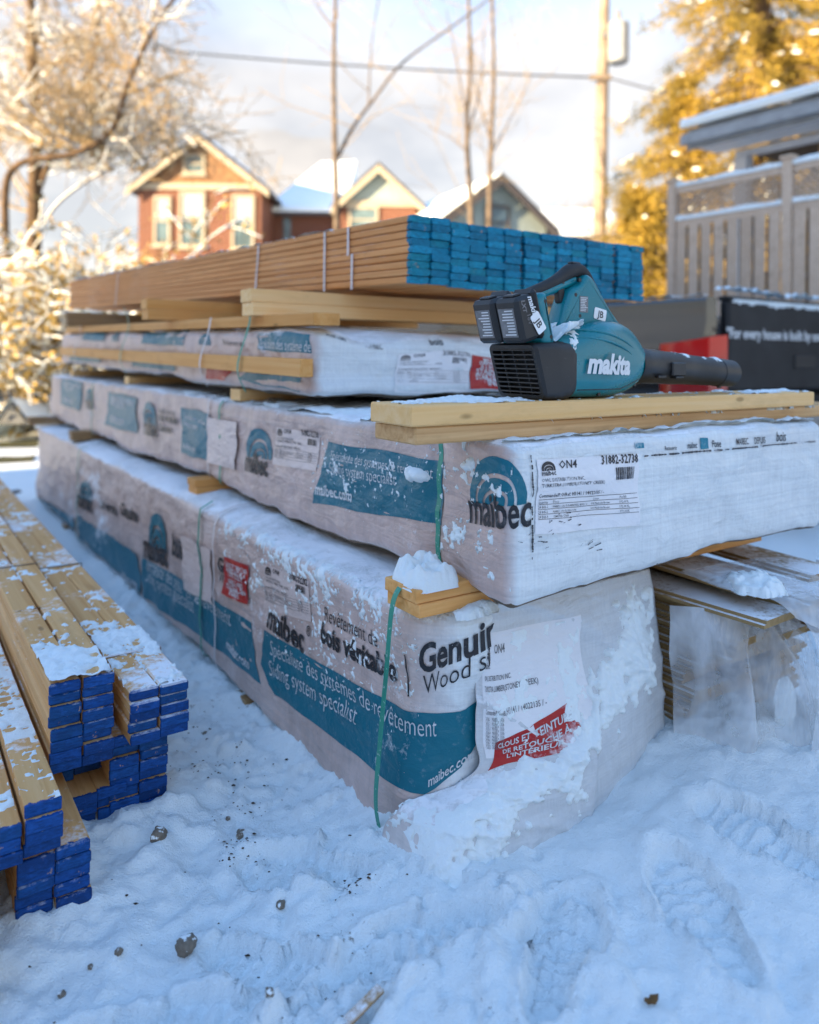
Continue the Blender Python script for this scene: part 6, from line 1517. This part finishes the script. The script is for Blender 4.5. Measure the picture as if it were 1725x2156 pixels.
# ------------------------------------------------------------------ trees
BARK = simple('bark_brown', (0.13, 0.08, 0.042), 0.9, var=0.3, scale=8, bump=0.5, bscale=30)
BARK2 = simple('bark_grey', (0.17, 0.13, 0.095), 0.9, var=0.3, scale=8)
TWIG = simple('twig_tan', (0.40, 0.29, 0.15), 0.85, var=0.2, scale=4)
class Tree:
    def __init__(s, seed): s.r = random.Random(seed); s.tr = MB(); s.tw = MB(); s.sn = MB(); s.lf = MB(); s.tips = []
    def limb(s, pts, r0, r1, snow=0.0, tw=False, n=6):
        pts = [np.array(p, float) for p in pts]; k = len(pts)
        (s.tw if tw else s.tr).tube(pts, [r0+(r1-r0)*i/(k-1) for i in range(k)], n if not tw else 4, cap=False)
        if snow > 0:
            rr_ = [(r0+(r1-r0)*i/(k-1)) for i in range(k)]
            s.sn.tube([p + UZ*(q*0.75 + snow*0.4) for p, q in zip(pts, rr_)], [q*0.75 + snow*s.r.uniform(.6, 1.2) for q in rr_], 5, cap=True)
    def grow(s, p, d, L, r, lev, snow=0.0, droop=0.0, kids=4, spread=0.8, minr=0.004, leaf=None, twl=2, up=0.15):
        d = np.array(d, float); d /= np.linalg.norm(d); p = np.array(p, float); pts = [p]; n = 5 if lev > 0 else 3
        for i in range(n):
            d = d + np.array([s.r.gauss(0, .13), s.r.gauss(0, .13), s.r.gauss(0, .10) + up*0.12 - droop*0.15*(i/n)]); d /= np.linalg.norm(d)
            p = p + d*L/n; pts.append(p)
        flat = abs(d[2]) < 0.85
        s.limb(pts, r, max(r*0.45, minr), snow if flat else 0, lev <= twl-1)
        if leaf and lev <= 1:
            for i in range(leaf):
                q = pts[s.r.randrange(1, len(pts))] + np.array([s.r.gauss(0, .05) for _ in range(3)])
                a_ = np.array([s.r.gauss(0, 1) for _ in range(3)]); a_ /= np.linalg.norm(a_); b_ = np.cross(a_, [s.r.gauss(0,1) for _ in range(3)]); b_ /= np.linalg.norm(b_)+1e-9
                z = s.r.uniform(.02, .045); s.lf.add([q-a_*z-b_*z*.5, q+a_*z-b_*z*.5, q+a_*z+b_*z*.5, q-a_*z+b_*z*.5], [(0,1,2,3)])
        if lev <= 0: return
        for k in range(kids + (1 if s.r.random() < .5 else 0)):
            t = s.r.uniform(.25, 1.0); i = min(int(t*n), n-1); q = pts[i]*(1-(t*n-i)) + pts[i+1]*(t*n-i)
            e = np.array([s.r.gauss(0, 1), s.r.gauss(0, 1), s.r.gauss(0.1, .7)]); e -= d*(e @ d); e /= np.linalg.norm(e)+1e-9
            nd = d*(1-spread*s.r.uniform(.5, .9)) + e*spread*s.r.uniform(.6, 1.0)
            s.grow(q, nd, L*s.r.uniform(.50, .75), max(r*(1-t*.5)*s.r.uniform(.4, .6), minr), lev-1, snow*0.8, droop, kids, spread, minr, leaf, twl, up)
    def build(s, name, base, label, bark, twig, leafmat=None, cat='tree', group=None):
        e = empty(name, base, label, cat, group)
        mk('trunk', s.tr, bark, e, smooth=True)
        if s.tw.v: mk('crown', s.tw, twig, e)
        if s.sn.v: mk('branch_snow', s.sn, SNOW, e, smooth=True)['kind'] = 'stuff'
        if s.lf.v: mk('leaves', s.lf, leafmat, e)['kind'] = 'stuff'
        return e
def PX(u, v, Y): return on_y(u, v, Y)
# big bare tree on the street side
t = Tree(5); Yt = 15.0; b0 = PX(62, 900, Yt)
t.limb(cmr([PX(66, 860, Yt), PX(72, 480, Yt), PX(74, 260, Yt), PX(66, 80, Yt), PX(60, -160, Yt)], 4), 0.16, 0.07, n=10)
t.limb(cmr([PX(30, 700, Yt-1), PX(10, 430, Yt-1), PX(40, 345, Yt-1), PX(150, 325, Yt-1.2), PX(235, 275, Yt-1.2), PX(270, 175, Yt-1.2), PX(320, 70, Yt-1), PX(390, -40, Yt-1)], 4), 0.075, 0.035, 0.0, n=8)
t.limb(cmr([PX(74, 420, Yt), PX(120, 300, Yt), PX(190, 150, Yt+.5), PX(220, -40, Yt+1)], 4), 0.06, 0.03, n=6)
t.limb(cmr([PX(74, 500, Yt), PX(130, 420, Yt), PX(240, 350, Yt), PX(330, 330, Yt), PX(400, 300, Yt)], 4), 0.030, 0.014, 0.008, n=6)
for k in range(120):
    u, v, Y = t.r.choice([(72, t.r.uniform(-60, 480), Yt), (t.r.uniform(60, 240), 310, Yt-1.1), (t.r.uniform(235, 330), t.r.uniform(40, 270), Yt-1.1), (t.r.uniform(120, 215), t.r.uniform(0, 300), Yt+.4), (t.r.uniform(130, 390), 360, Yt), (t.r.uniform(200, 400), 330, Yt)])
    t.grow(PX(u, v, Y), (t.r.gauss(0.15, .8), t.r.gauss(0, .6), t.r.uniform(.1, 1.2)), t.r.uniform(.9, 1.8), t.r.uniform(.018, .032), 2, 0.007 if t.r.random() < .35 else 0, 0.3, 4, .8, .0065, twl=3)
t.build('bare_tree', (b0[0], b0[1], -0.1), 'large bare tree with a snow-lined crooked limb lit gold by the sun', BARK, TWIG)
# snow-laden shrub in front of it
GOLD = simple('leaf_gold', (0.46, 0.31, 0.08), 0.7, var=0.25, scale=3); SHR = simple('shrub_stem', (0.24, 0.15, 0.06), 0.85, var=0.3)
for k_, (u0, v0, Y, hgt, lab, sd) in enumerate(((120, 840, 10.5, 3.0, 'snow-laden golden shrub arching behind the far end of the stack', 9), (20, 845, 12.0, 2.6, 'dense golden shrub at the driveway edge with lit lower stems', 10), (235, 720, 13.0, 2.8, 'snowy twiggy shrub in front of the orange brick house', 12))):
    t = Tree(sd); b0 = PX(u0, v0, Y); b0[2] = -0.1
    for k in range(20 if k_ < 2 else 14):
        an = t.r.uniform(0, 2*math.pi); t.grow(b0 + np.array([math.cos(an)*.25, math.sin(an)*.2, 0]), (math.cos(an)*.55, math.sin(an)*.4, 1.0), hgt*t.r.uniform(.5, .8), .026, 3, 0.014, 1.1, 3, .75, .006, leaf=9, twl=3, up=-0.1)
    t.build('snowy_shrub', tuple(b0), lab, SHR, TWIG, GOLD, 'shrub')
# slender bare trees
def slender(u, pts, Y, r0, lab, seed, forks=(), nk=14, snow=0.0, tw=(1.0, 1.8)):
    t = Tree(seed); P = [PX(a_, b_, Y) for a_, b_ in pts]; P[0][2] = -0.1
    t.limb(cmr(P, 4), r0, r0*0.45, 0, n=8)
    for fp, fr in forks: t.limb(cmr([PX(a_, b_, Y + 0.3*i) for i, (a_, b_) in enumerate(fp)], 4), fr, fr*0.4, snow, n=6)
    for k in range(nk):
        src = t.r.choice([pts[1:]] + [f_[0] for f_ in forks]*2); i = t.r.randrange(len(src)-1); q = t.r.random()
        u_, v_ = src[i][0]*(1-q)+src[i+1][0]*q, src[i][1]*(1-q)+src[i+1][1]*q
        t.grow(PX(u_, v_, Y), (t.r.gauss(0, .7), t.r.gauss(0, .5), t.r.uniform(.4, 1.2)), t.r.uniform(*tw), t.r.uniform(.006, .010), 1, 0.0, 0, 3, .6, .0035, twl=2)
    return t.build('slender_tree', tuple(P[0]), lab, BARK2, TWIG, group='slender trees behind the stack')
slender(707, [(712, 800), (709, 470), (705, 300), (703, 130), (708, -60)], 13, 0.062, 'slender bare tree forking low, in front of the brick house gable', 21, [([(712, 330), (745, 265), (790, 205), (850, 130), (960, 50), (1040, -10)], 0.035), ([(704, 60), (680, 30), (650, -20)], 0.02), ([(776, 225), (782, 100), (800, -20)], .018)], 16)
slender(985, [(992, 800), (992, 470), (985, 330), (983, 250), (990, 140), (985, -40)], 15, 0.065, 'slender bare tree in front of the pale green house', 22, [([(986, 280), (1005, 215), (1015, 160), (1020, 60)], .025), ([(984, 320), (950, 290), (900, 265)], .018), ([(983, 250), (960, 120), (940, 20)], .02)], 18, 0.0)
slender(1030, [(1030, 800), (1030, 470), (1034, 300), (1040, 150), (1035, -40)], 17, 0.07, 'slender bare tree with upswept twigs beside the pale green house', 23, [([(1032, 330), (1080, 240), (1120, 160)], .02), ([(1034, 300), (1000, 170), (990, 40)], .02)], 20, 0, (1.2, 2.4))
for i, (u, v, Y, w_, lab, sd) in enumerate(((585, 330, 44, 3.0, 'distant bare tree with russet crown above the brick houses', 31), (500, 330, 50, 2.8, 'distant bare tree rising behind the orange brick house', 32), (1190, 430, 60, 3.0, 'distant russet tree line tree beside the snow roof', 33), (880, 400, 60, 3.0, 'distant bare tree behind the snowy roofs', 34), (1330, 470, 40, 3.0, 'distant bare tree behind the utility pole', 35))):
    t = Tree(sd); b = PX(u, 800, Y); b[2] = 0; top = PX(u, v, Y)[2]
    t.limb([b, b + UZ*top*0.55], 0.25, 0.18)
    for k in range(16): t.grow(b + UZ*top*t.r.uniform(.4, .6), (t.r.gauss(0, .6), t.r.gauss(0, .4), 1), w_*t.r.uniform(.7, 1.2), .07, 3, 0, 0, 3, .7, .02, twl=3)
    t.build('distant_tree', tuple(b), lab, BARK, TWIG, group='distant trees')
# evergreen: drooping sprays
ND = NB('evergreen_sprays'); rn = ND.noise(ND.pos(), 1.6, 4); 
ND.B(Base_Color=ND.mix(ND.rng(rn, 0.35, 0.65), (0.52, 0.35, 0.05), (0.20, 0.15, 0.026)), Roughness=0.7)
ND.b.inputs['Subsurface Weight'].default_value = 0.0
tr_ = ND.n('BsdfTranslucent', {'Color': (0.48, 0.36, 0.07, 1)}); ms = ND.n('MixShader', {0: 0.35}); ND.t.links.new(ND.b.outputs[0], ms.inputs[1]); ND.t.links.new(tr_.outputs[0], ms.inputs[2]); ND.t.links.new(ms.outputs[0], ND.out.inputs['Surface'])
def evergreen(u, Y, H, R, lab, seed, n=150, zmin=0.3, dens=1.0, gap=0.22):
    r_ = random.Random(seed); b = PX(u, 800, Y); b[2] = -0.1; tr = MB(); cr_ = MB(); sn_ = MB()
    tr.tube([b, b+UZ*H*.5 + np.array([.1, 0, 0]), b+UZ*H], [H*.022, H*.014, .02], 8)
    for k in range(n):
        h = zmin + (H-zmin)*(k+r_.random())/n; L = R*(1-(h/H)**1.4)*r_.uniform(.55, 1.1) + .15
        an = r_.uniform(0, 2*math.pi); d = np.array([math.cos(an), math.sin(an), r_.uniform(-.05, .35)])
        if r_.random() < gap*0.5: continue
        m_ = max(4, int(L/.22)); pts = []
        p = b + UZ*h
        for i in range(m_+1):
            pts.append(p.copy()); d = d + np.array([r_.gauss(0, .06), r_.gauss(0, .06), -.10 + (.16 if i > m_*.6 else 0)]); d /= np.linalg.norm(d); p = p + d*L/m_
        tr.tube(pts, [.03*(1-i/(m_+1))+.006 for i in range(m_+1)], 5, cap=False)
        for i in range(1, m_+1):
            for q in range(int(r_.uniform(32, 50)*dens)):
                c = pts[i] + np.array([r_.gauss(0, .12), r_.gauss(0, .12), r_.gauss(-.08, .09)])
                a_ = d + np.array([r_.gauss(0, .7), r_.gauss(0, .7), r_.gauss(-.5, .4)]); a_ /= np.linalg.norm(a_)
                s_ = np.cross(a_, [r_.gauss(0, 1) for _ in range(3)]); s_ /= np.linalg.norm(s_)+1e-9
                l, w_ = r_.uniform(.09, .20), r_.uniform(.010, .024)
                cr_.add([c-s_*w_*.4, c+a_*l*.5-s_*w_, c+a_*l, c+a_*l*.5+s_*w_], [(0,1,2,3)])
            if r_.random() < .12:
                sn_.tube([pts[i-1]+UZ*.03, pts[i]+UZ*.04], [.05, .04], 5)
    e = empty('evergreen_tree', tuple(b), lab, 'tree')
    mk('trunk', tr, BARK, e, smooth=True); mk('crown', cr_, ND.mat, e)
    if sn_.v: mk('branch_snow', sn_, SNOW, e, smooth=True)['kind'] = 'stuff'
evergreen(1590, 17.5, 16.0, 4.8, 'tall sunlit golden evergreen rising behind the porch roof', 41, 330, 1.0, 0.85)
evergreen(1345, 15.5, 4.6, 1.5, 'small golden evergreen between the utility pole and the deck fence', 42, 110, 0.2, 1.0)
evergreen(1760, 19.5, 13.0, 2.6, 'second golden evergreen standing behind the porch corner', 43, 150, 1.0, 1.0)
evergreen(1430, 16.5, 7.2, 2.2, 'golden evergreen directly behind the lattice fence', 44, 150, 0.2, 0.8)

# ------------------------------------------------------------------ things at the driveway
BINC = simple('trailer_blue_steel', (0.030, 0.055, 0.11), 0.5, var=0.15)
tz0 = PX(-40, 900, 9.6)
def dbox(name, u0, u1, v0, v1, Y, dep, mat, parent, ch=0.01):
    p, q = PX(u0, v1, Y), PX(u1, v0, Y); mb = MB(); mb.box((p[0], Y, p[2]), (q[0], Y+dep, q[2]), ch=ch); return fixn(mk(name, mb, mat, parent))
tl_ = empty('utility_trailer', (PX(-40, 900, 9.8)[0], 10.3, -0.1), 'low dark blue trailer with snow on its rim beyond the driveway', 'trailer')
dbox('side_panel', -260, 118, 816, 872, 9.8, 0.06, BINC, tl_); dbox('side_panel', -260, 118, 816, 872, 11.2, 0.06, BINC, tl_); dbox('end_panel', 112, 118, 817, 871, 9.87, 1.32, BINC, tl_)
dbox('bed', -260, 117, 872, 880, 9.8, 1.4, BINC, tl_)
for u in (-150, 40):
    c = PX(u, 890, 9.75); mb = MB(); mb.tube([(c[0], 9.70, 0.12), (c[0], 9.72, 0.12), (c[0], 9.78, 0.12)], [.18, .20, .20], 20); mk('wheel', mb, TYRE, tl_)
dbox('rim_snow', -262, 119, 808, 816, 9.79, 0.08, SNOW, tl_, 0.02)['kind'] = 'stuff'
# tarp tented over a frame, snowed over
tp = empty('covered_pile', (PX(20, 900, 8.6)[0], 8.9, -0.1), 'low tented pile under a snow-covered sheet in front of the blue trailer', 'covered pile')
Yp = 8.6; ridge = [PX(20, 838, Yp), PX(120, 880, Yp+.2)]
x0, x1 = PX(-60, 895, Yp)[0], PX(125, 895, Yp)[0]; xr, zr = PX(22, 838, Yp)[0], PX(22, 838, Yp)[2]
G = np.zeros((20, 24, 3))
for i in range(20):
    for j in range(24):
        s_, t_ = i/19, j/23; x = x0 + (x1-x0)*t_; z = -0.08 + (zr+0.08)*max(0, 1-abs(x-xr)/(abs((x1 if x > xr else x0)-xr)))**1.15
        G[i, j] = (x, Yp + 1.3*s_, z*(1-0.25*s_) + 0.015*noise(x*6, s_*5, 0, 7))
mb = MB(); mb.grid(G); sh_ = mk('sheet', mb, SNOW, tp, smooth=True)
mb = MB(); q0, q1, q2 = PX(-5, 893, Yp+.02), PX(58, 893, Yp+.02), PX(24, 852, Yp+.02); mb.add([q0, q1, q2, q0+np.array([0,.5,0]), q1+np.array([0,.5,0]), q2+np.array([0,.5,0])], [(0,1,2), (5,4,3), (0,3,4,1), (1,4,5,2), (2,5,3,0)]); fixn(mk('opening', mb, simple('shadowed_timber', (0.10, 0.11, 0.12), 0.8), tp))
# parked van glimpsed at the street
vn = empty('parked_van', (PX(-60, 850, 14)[0], 15, -0.1), 'pale van with blue stripe parked beyond the trailer', 'van')
VW = simple('van_white', (0.45, 0.55, 0.60), 0.3); VB = simple('van_blue', (0.0, 0.22, 0.55), 0.3)
dbox('body', -360, 28, 690, 822, 13.5, 1.9, VW, vn, 0.12); dbox('stripe', -340, 26, 792, 812, 13.485, 0.02, VB, vn, 0.002); dbox('side_window', -60, 14, 758, 790, 13.48, 0.02, TGLS, vn, 0.002); dbox('side_window', -200, -75, 758, 790, 13.48, 0.02, TGLS, vn, 0.002)
for u in (-20, -280):
    c = PX(u, 835, 13.5); mb = MB(); mb.tube([(c[0], 13.42, 0.26), (c[0], 13.62, 0.26)], [.32, .32], 20); mk('wheel', mb, TYRE, vn)

# ------------------------------------------------------------------ stones, chips and crumbs on the snow
sm_ = NB('stone_snowy'); sq_ = sm_.pos(); sf_ = sm_.math('ADD', sm_.noise(sq_, 60, 4, 0.6), sm_.math('MULTIPLY', sm_.xyz(sm_.nrm())[2], 0.10))
sm_.B(Base_Color=sm_.mix(sm_.rng(sf_, 0.60, 0.66), sm_.mix(sm_.noise(sq_, 130, 4), (0.10, 0.08, 0.06), (0.26, 0.22, 0.17)), (0.82, 0.88, 0.9)), Roughness=0.8, Normal=sm_.bump(sm_.noise(sq_, 150, 4), 0.6, 0.006)); STN = sm_.mat
LEAF = simple('dead_leaf', (0.22, 0.11, 0.03), 0.8, var=0.3, scale=60)
rs_ = random.Random(77)
def gz(x, y): return float(ground_h(np.array([x]), np.array([y]))[0])
def stone(u, v, r, lab, flat=0.7):
    p = on_z(u, v, 0.0); z = gz(p[0], p[1]); p = on_z(u, v, z); z = gz(p[0], p[1])
    bm = bmesh.new(); bmesh.ops.create_icosphere(bm, subdivisions=3, radius=1.0); sd = rs_.randrange(999)
    V = np.array([q.co[:] for q in bm.verts]); d = 1 + 0.28*fbm(V[:,0]*1.5, V[:,1]*1.5, V[:,2]*1.5, sd, 3); V = np.sign(V)*np.abs(V)**0.85*d[:, None]*r; V[:,2] *= flat
    mb = MB(); mb.add([(q[0]+p[0], q[1]+p[1], q[2]+z+r*flat*0.45) for q in V], [tuple(w_.index for w_ in f_.verts) for f_ in bm.faces]); bm.free()
    o = mk('stone', mb, STN, None, org=(p[0], p[1], z), smooth=True); return tag(o, lab, 'stone', 'stones on the snow')
stone(392, 1998, 0.018, 'round grey stone sitting alone on the trodden snow')
stone(335, 1768, 0.016, 'snow-flecked stone close to the low blue-ended pile', 0.9)
stone(568, 2090, 0.008, 'small dark stone on the open snow beside boot prints')
stone(590, 1920, 0.009, 'small dark stone halfway between boards and wrapped corner')
for (u, v) in ((480, 1722), (505, 1742), (510, 1775), (505, 1785), (190, 2040), (130, 2105), (250, 2055), (432, 1530)): stone(u, v, rs_.uniform(.004, .0075), 'little dirty pebble half sunk in the trodden snow')
def leaf(u, v, s_, an, lab):
    p = on_z(u, v, 0.0); z = gz(p[0], p[1]); p = on_z(u, v, z); z = gz(p[0], p[1]) + 0.006
    ol_ = [(-1, 0), (-.6, .35), (-.1, .28), (.2, .5), (.6, .3), (1, .05), (.7, -.25), (.2, -.42), (-.2, -.25), (-.7, -.3)]
    c_, q_ = math.cos(an), math.sin(an); mb = MB()
    top = [(p[0]+s_*(x*c_-y*q_), p[1]+s_*(x*q_+y*c_), z + s_*(0.35*x*x + 0.3*y) ) for x, y in ol_]; n_ = len(top)
    mb.add(top + [(x, y, z_-0.0015) for x, y, z_ in top], [tuple(range(n_)), tuple(range(2*n_-1, n_-1, -1))] + [(i, n_+i, n_+(i+1) % n_, (i+1) % n_) for i in range(n_)]); return tag(mk('dead_leaf', mb, LEAF, None), lab, 'leaf')
leaf(1372, 2112, 0.014, 0.4, 'curled orange dead leaf on smooth snow')
o = board_obj('wood_offcut', 0, 0.08, 0, 0, 0.018, 0.008, PINE_DARK, None, 'B', 0.002, 'splinter of brown wood poking out of the snow', 'wood offcut')
q = on_z(728, 2156, 0.0); o.location = (q[0], q[1], gz(q[0], q[1]) - 0.002); o.rotation_euler = (0, -0.2, 0.75)
# crumbs: uncountable bits of bark and soil in the trodden strip
mb = MB()
for k in range(330):
    if k < 270:
        uu_, vv_, ss_ = rs_.choice([(430, 1590, .06), (470, 1570, .05), (520, 1650, .05), (400, 1500, .05), (745, 1850, .02), (500, 1745, .03)]); c = on_z(uu_, vv_, 0.0); x, y = c[0]+rs_.gauss(0, ss_), c[1]+rs_.gauss(0, ss_)
    else: c = on_z(rs_.uniform(50, 900), rs_.uniform(1750, 2150), 0.0); x, y = c[0], c[1]
    z = gz(x, y); s_ = abs(rs_.gauss(0, .0016)) + .0006; an = rs_.uniform(0, 6.28); n_ = 5
    top = [(x + s_*rs_.uniform(.6, 2.2)*math.cos(an + 6.283*i/n_), y + s_*rs_.uniform(.6, 1.3)*math.sin(an + 6.283*i/n_), z + s_*rs_.uniform(-.2, .3)) for i in range(n_)]
    mb.add(top + [(x, y, z + s_*.9)], [(i, (i+1) % n_, n_) for i in range(n_)])
cr2 = mk('soil_crumbs', mb, simple('soil_crumb', (0.075, 0.055, 0.04), 0.9, var=0.3), None); tag(cr2, 'bark and soil crumbs scattered over the trodden snow', 'debris', None, 'stuff')
